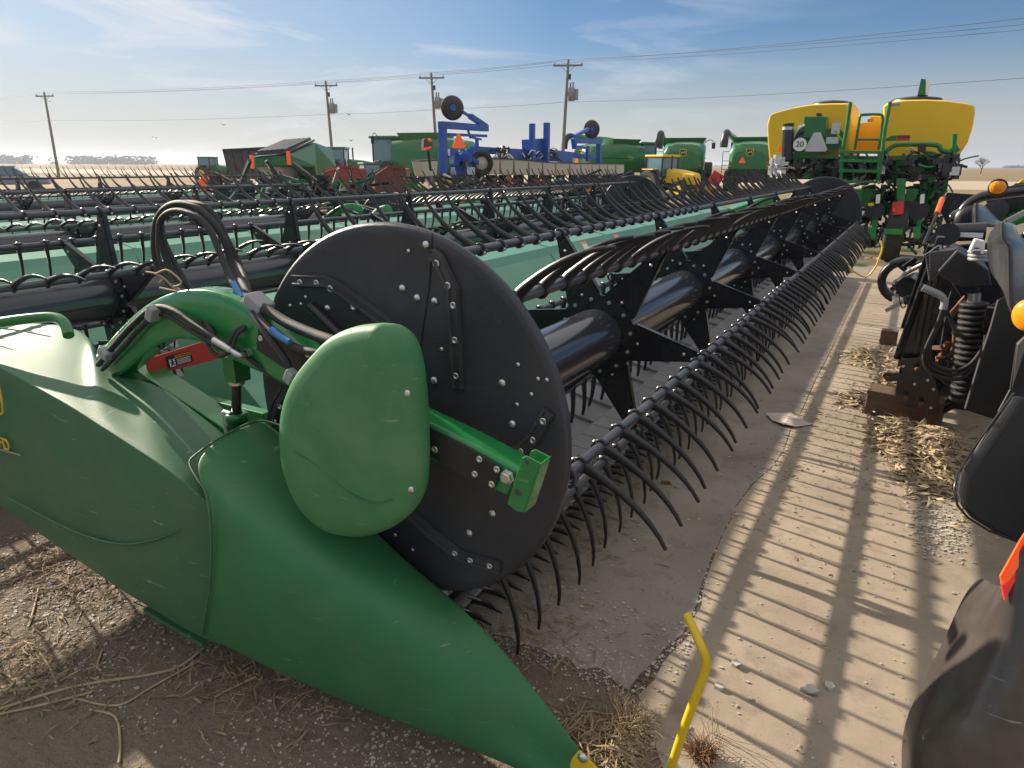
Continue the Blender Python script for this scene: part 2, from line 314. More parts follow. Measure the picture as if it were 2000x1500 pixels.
def header(root, dx, phase, full=True, ntine=100, endnear=True, skipn=0):
    """root Empty sits at the reel axis on the ground; every part is built round it"""
    xc = XC+dx
    # ---- back frame
    prof = [(-2.98, 0.36), (-3.04, 1.00), (-2.97, 1.08), (-2.81, 1.045), (-2.77, 0.98), (-2.58, 0.76), (-2.22, 0.46), (-2.07, 0.40), (-2.10, 0.33)]
    ys = [Y0-0.06]+[Y0+1.34*(i+1)-0.0 for i in range(7)]+[Y1+0.06]
    m = MB()
    m.grid([[Vector((x+dx, y, z)) for x, z in prof] for y in (ys[0]+.53, ys[-1])], False, True, True)
    for y in ys[1:-1]:                                       # seams and stiffening ribs of the sheet
        m.bar((-2.77+dx, y, .985), (-2.575+dx, y, 0.765), 0.012, 0.010, up=(1, 0, 1))
        m.bar((-2.97+dx, y+.02, 1.083), (-2.81+dx, y+.02, 1.048), 0.03, 0.006)
    m.build('back_frame', GS, root, bevel=0.006)
    m = MB(); m.bar((-3.12+dx, Y0, 0.55), (-3.12+dx, Y1, 0.55), 0.16, 0.16)
    for y in (Y0+2.5, 6.8, Y1-2.5): m.bar((-3.0+dx, y, 0.5), (-2.88+dx, y, 0.04), 0.10, 0.10); m.box((-2.86+dx, y, 0.03), (0.35, 0.2, 0.05))
    m.build('main_beam', GM, root, bevel=0.01)
    # ---- draper belt, front edge pads and knife
    m = MB(); m.grid([[Vector((x+dx, y, z)) for x, z in ((-2.06, 0.40), (-1.42, 0.275), (-1.42, 0.25), (-2.06, 0.375))] for y in (Y0+.05, Y1-.05)], False, True, True)
    n = int((Y1-Y0)/0.30)
    for i in range(n):
        y = Y0+0.2+i*0.30; m.bar((-2.05+dx, y, 0.408), (-1.44+dx, y, 0.29), 0.016, 0.022)
    m.build('draper_belt', BELT, root)
    m = MB(); k = int((Y1-Y0-.1)/0.165)
    for i in range(k):
        y = Y0+0.06+i*0.165
        m.grid([[Vector((x+dx, yy, z)) for x, z in ((-1.46, 0.292), (-1.40, 0.335), (-1.285, 0.325), (-1.255, 0.245), (-1.45, 0.24))] for yy in (y, y+0.160)], False, True, True)
    m.build('belt_edge_pads', BELT, root, bevel=0.006)
    m = MB(); m.bar((-1.23+dx, Y0, 0.215), (-1.23+dx, Y1, 0.215), 0.09, 0.02)
    for i in range(int((Y1-Y0)/0.0762)):
        if full or i % 2 == 0: y = Y0+.04+i*0.0762; m.tube([(-1.22+dx, y, 0.215), (-1.13+dx, y, 0.222), (-1.06+dx, y, 0.205)], [0.016, 0.013, 0.003], 5)
    m.build('cutter_bar', BP, root)
    # ---- reel: centre tube, spiders, bats
    m = MB(); m.cyl((xc, Y0+.03, ZC), (xc, Y1-.03, ZC), 0.134, 40)
    tube = m.build('reel_tube', BT, root)
    sp = [Y0+0.02]+[3.045+1.48*i for i in range(7)]
    for y in sp[1:]:
        if y > Y1-0.1: break
        m = MB(); n = 36
        for yo in (y-0.006, y+0.006): pass
        rows = []
        for (rr, yy) in ((0.134, y-.006), (0.203, y-.006), (0.203, y+.006), (0.134, y+.006)):
            rows.append([Vector((xc+rr*math.cos(2*math.pi*i/n), yy, ZC+rr*math.sin(2*math.pi*i/n))) for i in range(n)])
        m.grid([[rows[q][i % n] for q in range(4)] for i in range(n+1)], False, True)
        for i in range(6):
            a = R(phase+60*i); d = Vector((math.cos(a), 0, math.sin(a))); t_ = Vector((-d.z, 0, d.x)); c = Vector((xc, y+0.012, ZC))
            m.prism([c+d*0.15+t_*0.085, c+d*0.19+t_*0.092, c+d*(RB_-.02)+t_*0.022, c+d*(RB_+.005)+t_*0.01, c+d*(RB_+.005)-t_*0.014, c+d*(RB_-.02)-t_*0.024, c+d*0.19-t_*0.092, c+d*0.15-t_*0.085], (0, 0.006, 0))
            m.prism([c+d*0.19+t_*0.092, c+d*(RB_-.02)+t_*0.022, c+d*(RB_-.02)+t_*0.018, c+d*0.19+t_*0.088], (0, 0.034, 0))
            m.prism([c+d*0.19-t_*0.092, c+d*(RB_-.02)-t_*0.024, c+d*(RB_-.02)-t_*0.020, c+d*0.19-t_*0.088], (0, 0.034, 0))
            m.bar(c+d*0.135+Vector((0, -.035, 0)), c+d*0.135+Vector((0, .02, 0)), 0.03, 0.05, up=d)
            m.ring(c+d*RB_, (0, 1, 0), 0.024, 0.008, 12, 6)
        m.k = 1
        for i in range(12):
            a = R(phase+30*i+15); m.lathe((xc+0.180*math.cos(a), y-.006, ZC+0.180*math.sin(a)), (0, -1, 0), [(0, 0.0105), (0.003, 0.0105), (0.003, 0.0075), (0.009, 0.0075), (0.0095, 0)], 6, False)
        for i in range(6):
            a = R(phase+60*i)
            for rr in (0.21, 0.44): m.lathe((xc+rr*math.cos(a), y+.010, ZC+rr*math.sin(a)), (0, -1, 0), [(0, 0.008), (0.004, 0.007), (0.006, 0)], 8)
        m.build('reel_spider', [BP, ST], root, bevel=0)
    left = ntine; rest = MB(); nt_ = int((Y1-Y0-0.30)/PITCH_T)
    cand = []
    for i in range(6):
        a = phase+60*i+(5 if i == 3 else 0); x, z = xc+RB_*math.cos(R(a)), ZC+RB_*math.sin(R(a))
        m = MB(); m.cyl((x, Y0+0.10, z), (x, Y1-0.10, z), 0.0185, 14)
        m.ring((x, Y0+0.08, z), (0, 1, 0), 0.028, 0.010, 16, 6)
        bat = m.build('reel_bat', BAT, root)
        dd = tine_dir(a); proto = None
        for j in range(nt_): cand.append((Y0+0.17+j*PITCH_T+(j > 0)*0.0, i, bat, x, z, dd))
    cand.sort(key=lambda c: c[0]+skipn*0)
    protos = {}
    vis = [c for c in cand if c[0] > skipn][:left]; ids = set(id(c) for c in vis)
    for c in cand:
        y, i, bat, x, z, dd = c
        if id(c) in ids:
            if i not in protos:
                o = tine_mb(0, 0, 0, dd).build('reel_tine', [TN, ST]); protos[i] = o.data
            else:
                o = bpy.data.objects.new('reel_tine', protos[i]); col.objects.link(o)
            o.parent = bat; o.location = Vector((x, y, z))-root_loc(bat); o.rotation_euler = (0, R(random.gauss(0, 1.6)+(random.random() < .05)*random.choice((-9, 8))), R(random.gauss(0, 1.2)))
        else:
            t = tine_mb(x, z, y, dd+random.gauss(0, 1.8), low=(y > 5.5 or not full)); rest.k = 0
            nn = len(rest.v); rest.v += t.v; rest.f += [[q+nn for q in f] for f in t.f]; rest.m += t.m; rest.sm += t.sm
    ro = rest.build('reel_tines', [TN, ST], root, recalc=True); ro['kind'] = 'stuff'
    # ---- end discs
    def disc(y, s, name):
        c = Vector((-1.278+dx, y, 1.009)); m = MB()
        m.lathe(c, (0, s, 0), [(0.012, 0.0), (0.012, 0.40), (0.010, 0.555), (0.013, 0.575), (0.004, 0.586), (-0.010, 0.586), (-0.016, 0.575), (-0.010, 0.555), (-0.012, 0.0)], 96)
        return m.build(name, DK, root)
    dn = disc(Y0, -1, 'end_disc'); df = disc(Y1, 1, 'end_disc')
    return dn

def near_end(root, disc):
    YD = Y0-0.013
    for px, riv in (([(576, 548), (639, 550), (668, 566), (710, 596), (752, 628), (775, 648)], [(586, 552), (618, 553), (645, 564), (690, 600)]),
                    ([(845, 497), (858, 505), (886, 565), (890, 640), (893, 700), (896, 757)], [(852, 515), (874, 558), (885, 597), (888, 665), (890, 735)]),
                    ([(1072, 803), (1041, 856), (1017, 880), (984, 893)], [(1060, 823), (1040, 860), (1016, 882)]),
                    ([(775, 975), (804, 1003), (852, 1047), (900, 1084), (978, 1108)], [(888, 1081), (918, 1095), (956, 1106)]),
                    ([(560, 758), (540, 790), (531, 826)], [(546, 794), (536, 824)])):
        bent_strip(px, YD, 0.040, 0.016, 'wear_strip', disc, riv)
    for x, y in ((832, 478), (786, 563), (815, 582), (849, 588), (981, 748), (1001, 828), (848, 743), (640, 602), (962, 1003), (917, 1041)):
        put('disc_bolt', bolt_me, Q(x, y, YD), disc)
    for x, y in ((597, 580), (588, 594), (567, 597), (1012, 712), (1038, 770), (863, 682), (798, 490), (1010, 790), (772, 1045), (806, 1074), (1051, 740), (1068, 742)):
        put('disc_bolt', bolt_me, Q(x, y, YD), disc, 0.55)
    m = MB(); pts = [Q(x, y, YD-.0005) for x, y in ((844, 455), (838, 560), (826, 640), (820, 690))]      # joint between the two halves
    m.tube(pts, 0.0016, 5); m.build('disc_joint', BK, disc); m = MB(); m.tube([Q(606, 598, YD-.012), Q(664, 655, YD-.012), Q(700, 690, YD-.012)], 0.018, 12); m.build('moulded_rib', BK, disc)
    # ---- lift arm: curved green box beam
    st = [(205, 716, 62), (232, 690, 66), (268, 655, 72), (310, 628, 84), (355, 616, 96), (402, 620, 104), (450, 645, 108), (505, 678, 94), (560, 712, 80), (640, 757, 74), (760, 826, 68), (900, 893, 64), (1000, 945, 60)]
    st = [tuple(v) for v in smooth_path(st, 4)]; rows = []
    for i, (x, y, h) in enumerate(st):
        a = st[max(i-1, 0)]; b = st[min(i+1, len(st)-1)]; d = Vector((b[0]-a[0], b[1]-a[1])).normalized(); n = Vector((d.y, -d.x))
        Yf = 1.335+0.04*max(0, 1-i/10); t, bt = (x+n.x*h/2, y+n.y*h/2), (x-n.x*h/2, y-n.y*h/2); e = 0.11
        T, B = Q(*t, Yf), Q(*bt, Yf); o_ = Vector((0, 0.085, 0)); dn = (B-T)*e
        rows.append([T+dn, T+Vector((0, .008, 0)), T+o_-Vector((0, .008, 0)), T+o_+dn, B+o_-dn, B+o_-Vector((0, .008, 0)), B+Vector((0, .008, 0)), B-dn])
    m = MB(); m.grid(rows, True, True, True); arm = m.build('lift_arm', GB, root, bevel=0)
    md = arm.modifiers.new('b', 'BEVEL'); md.width = 0.004; md.segments = 2; md.limit_method = 'ANGLE'; md.angle_limit = R(30)
    # plates and fasteners on the arm
    m = MB(); m.prism([Q(x, y, 1.329) for x, y in ((832, 828), (908, 868), (980, 912), (966, 956), (900, 925), (832, 884))], (0, -.005, 0))
    pl = m.build('arm_wear_plate', BK, root, bevel=0.001)
    for x, y in ((849, 878), (936, 897), (970, 917), (927, 926), (960, 946)): put('strip_rivet', riv_me, Q(x, y, 1.324), pl)
    m = MB(); m.prism([Q(x, y, 1.329) for x, y in ((507, 640), (560, 670), (640, 715), (640, 780), (590, 740), (503, 682))], (0, -.005, 0))
    pl = m.build('arm_wear_plate', BK, root, bevel=0.001)
    for x, y in ((512, 641), (509, 661), (601, 693)): put('strip_rivet', riv_me, Q(x, y, 1.324), pl)
    # bracket at the free end (open channel)
    f = [(1019, 894), (1028, 891), (1054, 905), (1023, 1001), (1010, 1000), (990, 985)]
    m = MB(); A = [Q(x, y, 1.305) for x, y in f]; dd_ = Vector((0, .045, 0)); m.prism(A, (0, .006, 0)); m.prism([p+dd_ for p in A], (0, .006, 0))
    m.prism([A[2]+Vector((0, -.001, 0)), A[3]+Vector((0, -.001, 0)), A[3]+dd_+Vector((0, .007, 0)), A[2]+dd_+Vector((0, .007, 0))], (0.006, 0, .002))
    br = m.build('arm_bracket', GB, root, bevel=0.002)
    for x, y, r in ((1030, 902, .006), (1013, 960, .010)): m = MB(); m.cyl(Q(x, y, 1.3035), Q(x, y, 1.3045), r, 14); m.build('bracket_hole', BP, br)
    m = MB(); c = Q(992, 931, 1.329); m.lathe(c, (0, -1, 0), [(0, .020), (.003, .020), (.004, .0155), (.014, .0155), (.016, .012), (.016, 0)], 6, False); m.build('bracket_bolt', ST, br)
    # ---- egg-shaped shield
    out = [(750, 630), (785, 637), (810, 670), (824, 740), (830, 830), (832, 915), (823, 975), (788, 1016), (740, 1040), (695, 1046), (640, 1033), (592, 990), (562, 920), (554, 850), (560, 790), (582, 735), (618, 688), (655, 654), (700, 636)]
    xr = Q(752, 850, 1.22).x
    def on_face(x, y):
        Y = 1.235
        for _ in range(6): Y = 1.235+0.50*max(0, Q(x, y, Y).x-xr)
        return Q(x, y, Y)
    P = smooth_path([on_face(x, y) for x, y in out]+[on_face(750, 630)], 4)[:-1]; c = Vector((0, 0, 0))
    for p in P: c += p
    c /= len(P); rows = []
    for s_, yo in ((0.90, .055), (0.955, .034), (0.99, .012), (1.0, 0.0), (.992, -.012), (.974, -.022), (.94, -.030), (.86, -.036), (.74, -.040), (.62, -.043), (.5, -.045), (.38, -.047), (.26, -.048), (.14, -.049), (.04, -.050)):
        rr = []
        for p in P: X = c.x+(p.x-c.x)*s_; rr.append(Vector((X, 1.235+0.50*max(0, X-xr)+yo, c.z+(p.z-c.z)*s_)))
        rows.append(rr)
    m = MB(); m.grid(rows, True, True); m.add(rows[-1], [tuple(range(len(P)))]); sh = m.build('drive_shield', GL, root)
    m = MB(); pp = [on_face(x, y)-Vector((0, .0465, 0)) for x, y in ((592, 868), (640, 895), (700, 945), (745, 968), (790, 962))]; m.tube(smooth_path(pp, 4), 0.0015, 5); m.build('shield_seam', GP, sh)
    for x, y in ((815, 762), (822, 948)): put('disc_bolt', bolt_me, on_face(x-8, y)-Vector((0, .026, 0)), sh)
    # ---- end body
    S = [((-50, 634, 1.56), (-66, 688, 1.16), (-66, 950, 1.15)), ((40, 628, 1.56), (-20, 706, 1.15), (-20, 975, 1.15)), ((130, 630, 1.57), (85, 763, 1.145), (85, 1050, 1.15)),
         ((176, 656, 1.56), (150, 800, 1.142), (165, 1105, 1.15)), ((176, 690, 1.40), (190, 828, 1.14), (205, 1133, 1.15)), ((204, 724, 1.37), (220, 846, 1.14), (245, 1160, 1.15)), ((250, 736, 1.40), (262, 874, 1.14), (290, 1187, 1.15)),
         ((305, 746, 1.42), (308, 903, 1.14), (335, 1215, 1.15)), ((366, 793, 1.43), (352, 936, 1.142), (372, 1236, 1.15)), ((432, 842, 1.44), (395, 972, 1.145), (405, 1252, 1.155)), ((500, 890, 1.47), (470, 1040, 1.19), (470, 1275, 1.20))]
    rows = []
    for a, b, c in S:
        A, B, C = Q(*a), Q(*b), Q(*c)
        r = [A+Vector((0, .10, -.30)), A+Vector((0, .03, -.05)), A+Vector((0, 0.012, -.012)), A, A+(B-A)*0.35+Vector((0, 0, .012)), A+(B-A)*0.75+Vector((0, 0, .012)), A+(B-A)*0.93+Vector((0, 0, .006)), A+(B-A)*0.985, B, B+(C-B)*0.02+Vector((0, -.002, 0)), B+(C-B)*0.07+Vector((0, -.006, 0)), B+(C-B)*0.3+Vector((0, -.02, 0)), B+(C-B)*0.6+Vector((0, -.028, 0)), B+(C-B)*0.95+Vector((0, -.008, 0)), C, C+Vector((0, .012, -.004)), C+Vector((0, .16, .01))]
        rows.append(r)
    m = MB(); m.grid(rows, True); body = m.build('end_body', GP, root, sub=2)
    m = MB()                                                  # moulded swage line low on the side
    sw = [Q(x, y, 1.118) for x, y in ((10, 968), (70, 1000), (140, 1035), (200, 1056), (255, 1062), (310, 1052), (350, 1035))]
    m.tube(smooth_path(sw, 4), [0.002]+[0.005]*10+[0.006]*10+[0.003]*(len(smooth_path(sw, 4))-21), 6, True, True, 0.6); m.build('swage_line', GP, body)
    m = MB(); m.tube(smooth_path([QD(x, y, d) for x, y, d in ((-60, 640, 2.62), (0, 630, 2.6), (60, 622, 2.6), (105, 620, 2.6), (126, 632, 2.58), (134, 655, 2.55))], 5), 0.020, 12); m.build('grab_handle', GM, root)
    m = MB(); m.bar(Q(285, 1190, 1.20), Q(400, 1258, 1.20), 0.02, 0.016); m.build('bottom_rail', GP, root)
    # dark mechanism between body and sheet
    m = MB(); m.bar((-2.75, 1.50, 0.92), (-1.75, 1.50, 0.62), 0.10, 0.30); m.box((-2.35, 1.56, 0.55), (0.9, 0.04, 0.7)); m.build('end_plate', GM, root, bevel=.004)
    m = MB(); m.prism([Q(x, y, 1.46) for x, y in ((358, 803), (372, 795), (452, 850), (440, 868))], (0, .01, 0)); m.build('slot_opening', BP, root)
    m = MB()
    for k in range(34):
        x, y = 150+random.uniform(0, 90), 668+random.uniform(0, 50); a = Q(x, y, 1.55); m.bar(a, a+Vector((random.uniform(.03, .12), random.uniform(-.02, .05), random.uniform(-.06, .05))), .012, .012)
    m.box(Q(190, 705, 1.62), (.22, .06, .10)); m.build('linkage', BP, root)
    # ---- long divider nose
    N = [((520, 822, 1.45), (478, 830, 1.37), (425, 858, 1.27), (372, 903, 1.165), (404, 960, 1.128), (412, 1080, 1.118), (404, 1180, 1.122), (396, 1240, 1.15)),
         ((600, 880, 1.46), (555, 885, 1.38), (500, 905, 1.29), (455, 945, 1.19), (462, 1010, 1.14), (462, 1120, 1.125), (455, 1215, 1.135), (450, 1275, 1.17)),
         ((690, 990, 1.47), (650, 985, 1.39), (600, 990, 1.30), (560, 1020, 1.22), (550, 1085, 1.165), (550, 1185, 1.15), (552, 1270, 1.17), (560, 1328, 1.21)),
         ((790, 1092, 1.48), (762, 1092, 1.41), (720, 1098, 1.33), (685, 1125, 1.255), (668, 1185, 1.21), (672, 1262, 1.20), (690, 1340, 1.22), (712, 1392, 1.26)),
         ((884, 1166, 1.48), (862, 1168, 1.43), (830, 1180, 1.365), (800, 1205, 1.305), (790, 1260, 1.27), (800, 1330, 1.265), (835, 1398, 1.285), (878, 1452, 1.32)),
         ((972, 1252, 1.485), (955, 1256, 1.45), (930, 1275, 1.40), (912, 1305, 1.36), (908, 1350, 1.335), (922, 1405, 1.335), (955, 1458, 1.35), (1000, 1502, 1.38)),
         ((1046, 1345, 1.485), (1034, 1350, 1.465), (1017, 1368, 1.435), (1005, 1392, 1.41), (1004, 1428, 1.40), (1017, 1466, 1.40), (1045, 1503, 1.41), (1080, 1535, 1.43)),
         ((1100, 1418, 1.49), (1093, 1423, 1.48), (1082, 1437, 1.465), (1075, 1455, 1.455), (1077, 1480, 1.45), (1086, 1505, 1.45), (1104, 1530, 1.455), (1128, 1552, 1.465)),
         ((1134, 1464, 1.495), (1129, 1468, 1.49), (1119, 1478, 1.48), (1113, 1490, 1.475), (1114, 1507, 1.47), (1121, 1524, 1.47), (1134, 1542, 1.472), (1152, 1560, 1.48))]
    rows = []
    for s_ in N:
        p = [Q(*q) for q in s_]; rows.append([p[0]+Vector((0, .015, -.12)), p[0]+Vector((0, .006, -.02))]+p+[p[-1]+Vector((0, .02, -.006)), p[-1]+Vector((0, .12, 0))])
    rows = [rows[0], [p*.96+q*.04 for p, q in zip(rows[0], rows[1])]]+rows[1:]; m = MB(); back = [p+Vector((-.006, 0.012, -.006)) for p in rows[0]]; m.grid([back]+rows, True); nose = m.build('divider_nose', GN, root, sub=2)
    rim = smooth_path([Q(x, y, Y_) for x, y, Y_ in ((560, 836, 1.46), (515, 822, 1.44), (478, 830, 1.37), (425, 858, 1.27), (385, 886, 1.19), (370, 904, 1.155), (385, 935, 1.13), (404, 965, 1.12), (412, 1020, 1.115), (413, 1090, 1.112), (410, 1140, 1.114), (404, 1185, 1.118), (396, 1240, 1.145))], 4)
    m = MB(); m.tube(rim, 0.0035, 6); m.build('nose_edge', GP, nose)
    # yellow tip and bent rod
    last = rows[-1][2:-2]; c = sum(last, Vector())/len(last); ex = (Vector((1, 0.06, -.42))).normalized()
    tr = []
    for t, s_ in ((-.012, 1.04), (0.0, 1.06), (.05, .88), (.10, .62), (.15, .42), (.18, .30)): tr.append([c+(p-c)*s_+ex*t for p in rows[-1][1:-1]])
    m = MB(); m.grid(tr, True, True, True); tip = m.build('divider_tip', YP, root, sub=1)
    put('disc_bolt', bolt_me, Q(1138, 1480, 1.468), tip, 1.4)
    pth = smooth_path([c+ex*.15, QD(1225, 1575, 2.00), QD(1272, 1585, 1.95), QD(1306, 1510, 1.90), QD(1330, 1440, 1.86), QD(1352, 1378, 1.83), QD(1374, 1320, 1.81), QD(1379, 1290, 1.80), QD(1372, 1268, 1.80), QD(1358, 1236, 1.82), QD(1341, 1200, 1.85)], 6)
    m = MB(); m.tube(pth, 0.0122, 14, caps=False); m.tube([pth[-2]+(pth[-1]-pth[-2])*0.7, pth[-1]+(pth[-1]-pth[-2])*0.002], [0.0098, 0.0105], 14, False); m.ring(pth[-1], pth[-1]-pth[-2], 0.0112, 0.0012, 16, 5); m.build('crop_rod', YP, root)
    # ---- hydraulic lift cylinder
    m = MB(); a, b, c2, d = Q(462, 695, 1.42), Q(462, 742, 1.42), Q(462, 806, 1.42), Q(462, 860, 1.42)
    m.box((a+b)/2, (.055, .06, abs(a.z-b.z))); m.k = 1; m.cyl(b, b-Vector((0, 0, .014)), .026, 20); m.k = 2; m.cyl(b, c2, .0165, 20); m.k = 0
    m.lathe(c2, (0, 0, -1), [(0, .020), (0, .036), (.012, .038), (.03, .036), (.03, .031), (.3, .031)], 24); m.k = 1
    g = Q(440, 812, 1.40); m.tube(smooth_path([g+Vector((.03, 0, .01)), g+Vector((0, 0, .012)), g, g-Vector((0, 0, .06))], 4), .010, 10); m.lathe(g-Vector((0, 0, .02)), (0, 0, -1), [(0, .014), (.012, .014), (.012, 0)], 6, False)
    m.build('lift_cylinder', [GM, ST, BP], root)
    # ---- red plate with the warning decal
    rp = [(285, 706), (300, 733), (455, 693), (440, 668), (395, 668)]
    P_ = [QX(x, y, -2.45) for x, y in ((284, 702), (288, 724), (300, 733), (455, 694), (440, 668), (398, 667))]
    m = MB(); m.prism(P_, (-.004, 0, 0)); red = m.build('warning_plate', RD, root, bevel=.001)
    X_ = -2.444; q = [QX(x, y, X_) for x, y in ((325, 697), (373, 684), (377, 705), (330, 719))]
    m = MB(); m.prism(q, (-.002, 0, 0)); m.build('decal', mat('decal_black', (.02, .02, .02), .4), red)
    ee = lambda u, v: q[0]+(q[1]-q[0])*u+(q[3]-q[0])*v+Vector((.003, 0, 0))
    m = MB(); m.add([ee(.30, .05), ee(.97, .05), ee(.97, .35), ee(.30, .35)], [(0, 1, 2, 3)]); m.build('decal_header', mat('decal_orange', (.9, .25, .02), .4), red, recalc=False)
    m = MB(); m.add([ee(.04, .30), ee(.27, .30), ee(.27, .95), ee(.04, .95)], [(0, 1, 2, 3)])
    for k in range(4): m.add([ee(.34, .44+k*.13), ee(.90, .44+k*.13), ee(.90, .49+k*.13), ee(.34, .49+k*.13)], [(0, 1, 2, 3)])
    m.build('decal_text_panel', WH, red, recalc=False)
    ux, uz = (q[1]-q[0]).normalized(), (q[0]-q[3]).normalized()
    un = ux.cross(uz).normalized(); uz = un.cross(ux)
    M4 = Matrix(((ux.x, uz.x, un.x, 0), (ux.y, uz.y, un.y, 0), (ux.z, uz.z, un.z, 0), (0, 0, 0, 1)))
    pc = ee(.66, .20)+Vector((.001, 0, 0)); text_mesh('WARNING', 0.014, Matrix.Translation(pc) @ M4, BP, 'decal_word', red, .0003)
    m = MB(); g2 = lambda u, v: ee(u, v)+Vector((.0015, 0, 0))
    for a_, b_ in (((.16, .45), (.16, .65)), ((.16, .65), (.09, .88)), ((.16, .65), (.23, .88)), ((.16, .52), (.08, .62)), ((.16, .52), (.24, .60))): m.bar(g2(*a_), g2(*b_), .004, .001, up=(1, 0, 0))
    m.cyl(ee(.16, .39), ee(.16, .39)+Vector((.001, 0, 0)), .004, 10); m.build('decal_figure', BP, red)
    # ---- hoses
    def hose(pts, r, name='hydraulic_hose', m_=HS, parent=root):
        m = MB(); m.tube(smooth_path([Q(*p) for p in pts], 6), r, 12); return m.build(name, m_, parent)
    hose([(498, 600, 1.40), (478, 560, 1.45), (455, 520, 1.5), (438, 470, 1.5), (412, 430, 1.5), (380, 404, 1.5), (345, 398, 1.5), (318, 412, 1.5), (304, 440, 1.5), (303, 480, 1.5), (312, 520, 1.5), (335, 560, 1.5), (362, 592, 1.48), (390, 615, 1.42), (405, 640, 1.36)], .0125)
    hose([(482, 606, 1.38), (468, 572, 1.4), (448, 540, 1.43), (432, 500, 1.45), (410, 450, 1.46), (384, 424, 1.46), (350, 412, 1.46), (325, 418, 1.46), (312, 438, 1.46), (316, 478, 1.46), (330, 520, 1.46), (355, 560, 1.45), (388, 598, 1.40), (402, 625, 1.35), (416, 655, 1.31)], .0105)
    hose([(490, 585, 1.42), (470, 520, 1.55), (445, 470, 1.55), (425, 430, 1.55), (398, 402, 1.55), (362, 396, 1.55), (335, 402, 1.55), (316, 425, 1.53), (320, 468, 1.5), (345, 520, 1.48), (370, 560, 1.46), (395, 590, 1.42)], .010)
    hose([(300, 440, 1.47), (298, 480, 1.45), (305, 520, 1.44), (330, 552, 1.44), (360, 575, 1.42), (385, 600, 1.38), (398, 630, 1.34), (410, 660, 1.31), (426, 680, 1.30), (445, 672, 1.30), (458, 650, 1.31), (475, 638, 1.33)], .007, 'sheathed_cable')
    hose([(308, 438, 1.44), (310, 500, 1.42), (335, 548, 1.42), (372, 585, 1.38), (396, 640, 1.32), (408, 678, 1.30), (430, 696, 1.30), (452, 680, 1.30), (462, 655, 1.31), (480, 640, 1.32)], .006, 'sheathed_cable')
    hose([(515, 602, 1.34), (560, 630, 1.33), (610, 652, 1.32), (660, 670, 1.31), (700, 690, 1.33)], .016)
    h = hose([(505, 618, 1.32), (540, 655, 1.30), (580, 680, 1.29), (620, 690, 1.29), (660, 702, 1.31)], .0115)
    m = MB(); m.tube(smooth_path([Q(x, y, 1.282) for x, y in ((530, 642), (548, 658), (566, 668))], 3), .009, 8); m.build('hose_print', BLU, h)
    m = MB(); m.tube(smooth_path([Q(x, y, Y_) for x, y, Y_ in ((455, 552, 1.405), (464, 568, 1.39), (472, 583, 1.375))], 3), .0095, 8); m.build('hose_print', BLU, h)
    hose([(492, 610, 1.32), (520, 650, 1.30), (550, 690, 1.29), (566, 720, 1.29), (570, 745, 1.30)], .010, 'sheathed_cable')
    hose([(192, 712, 1.345), (225, 672, 1.325), (262, 632, 1.318), (300, 602, 1.315), (335, 605, 1.315), (370, 628, 1.31), (420, 660, 1.305), (465, 690, 1.30)], .0105)
    hose([(200, 722, 1.345), (235, 685, 1.325), (270, 645, 1.318), (305, 616, 1.315), (330, 618, 1.315), (365, 640, 1.31), (410, 668, 1.305), (450, 688, 1.30)], .008)
    hose([(478, 694, 1.32), (520, 725, 1.34), (560, 755, 1.36), (590, 785, 1.38)], .008)
    for x, y, Y_, d in ((300, 612, 1.30, (.03, .04, .05)), (208, 690, 1.32, (.05, .04, .03)), (506, 592, 1.35, (.07, .06, .035)), (482, 598, 1.36, (.03, .03, .035)), (568, 735, 1.28, (.03, .03, .04))):
        m = MB(); m.box(Q(x, y, Y_), d, Matrix.Rotation(.5, 3, 'Y')); m.build('hose_clamp', GY, root, bevel=.005)
    m = MB(); m.tube([Q(x, y, 1.295) for x, y in ((418, 664), (452, 684))], .011, 10); m.tube(smooth_path([Q(x, y, Y_) for x, y, Y_ in ((452, 684, 1.295), (468, 694, 1.295), (480, 692, 1.32))], 3), .009, 10); m.lathe(Q(478, 692, 1.31), (0, 1, 0), [(0, .014), (.02, .014)], 6, False); m.build('hose_fitting', ST, root)
    m = MB(); m.ring(Q(312, 668, 1.36), (0, 1, 0), .022, .005, 16, 6); m.build('hook_ring', BP, root)
    # two safety decals and pen scribbles on the face of the back frame
    for x, y in ((1141, 481), (1204, 466)):
        q0 = QX(x, y, -2.70); m = MB(); u_, v_ = Vector((0, .055, 0)), Vector((.19, 0, -.22)).normalized()*.04; n_ = Vector((.22, 0, .19)).normalized()*.012
        m.add([q0-u_-v_+n_, q0+u_-v_+n_, q0+u_+v_+n_, q0-u_+v_+n_], [(0, 1, 2, 3)]); m.k = 1; m.add([q0-u_-v_+n_*1.3, q0+u_-v_+n_*1.3, q0+u_-v_*.5+n_*1.3, q0-u_-v_*.5+n_*1.3], [(0, 1, 2, 3)]); m.build('safety_decal', [WH, OR], root, recalc=False)
    # dried roots caught on the arm
    m = MB()
    for pp in (((355, 572), (335, 558), (322, 545), (305, 535), (285, 531)), ((305, 535), (325, 527), (345, 540), (352, 548)), ((350, 570), (330, 566), (312, 562)), ((318, 545), (312, 552)), ((340, 560), (352, 556), (354, 548))):
        m.tube(smooth_path([Q(x, y, 1.36) for x, y in pp], 4), .0035, 5)
    tag(m.build('root_tangle', STRW, None, loc=Q(355, 572, 1.36)), 'pale dried plant roots caught on top of the curved green lift arm', 'roots')
    # model lettering and emblem edge
    Yb = 1.108
    lx = (Q(30, 878, Yb)-Q(2, 866, Yb)).normalized(); lz = Vector((0, 0, 1)); ln = lx.cross(lz).normalized(); lz = ln.cross(lx)
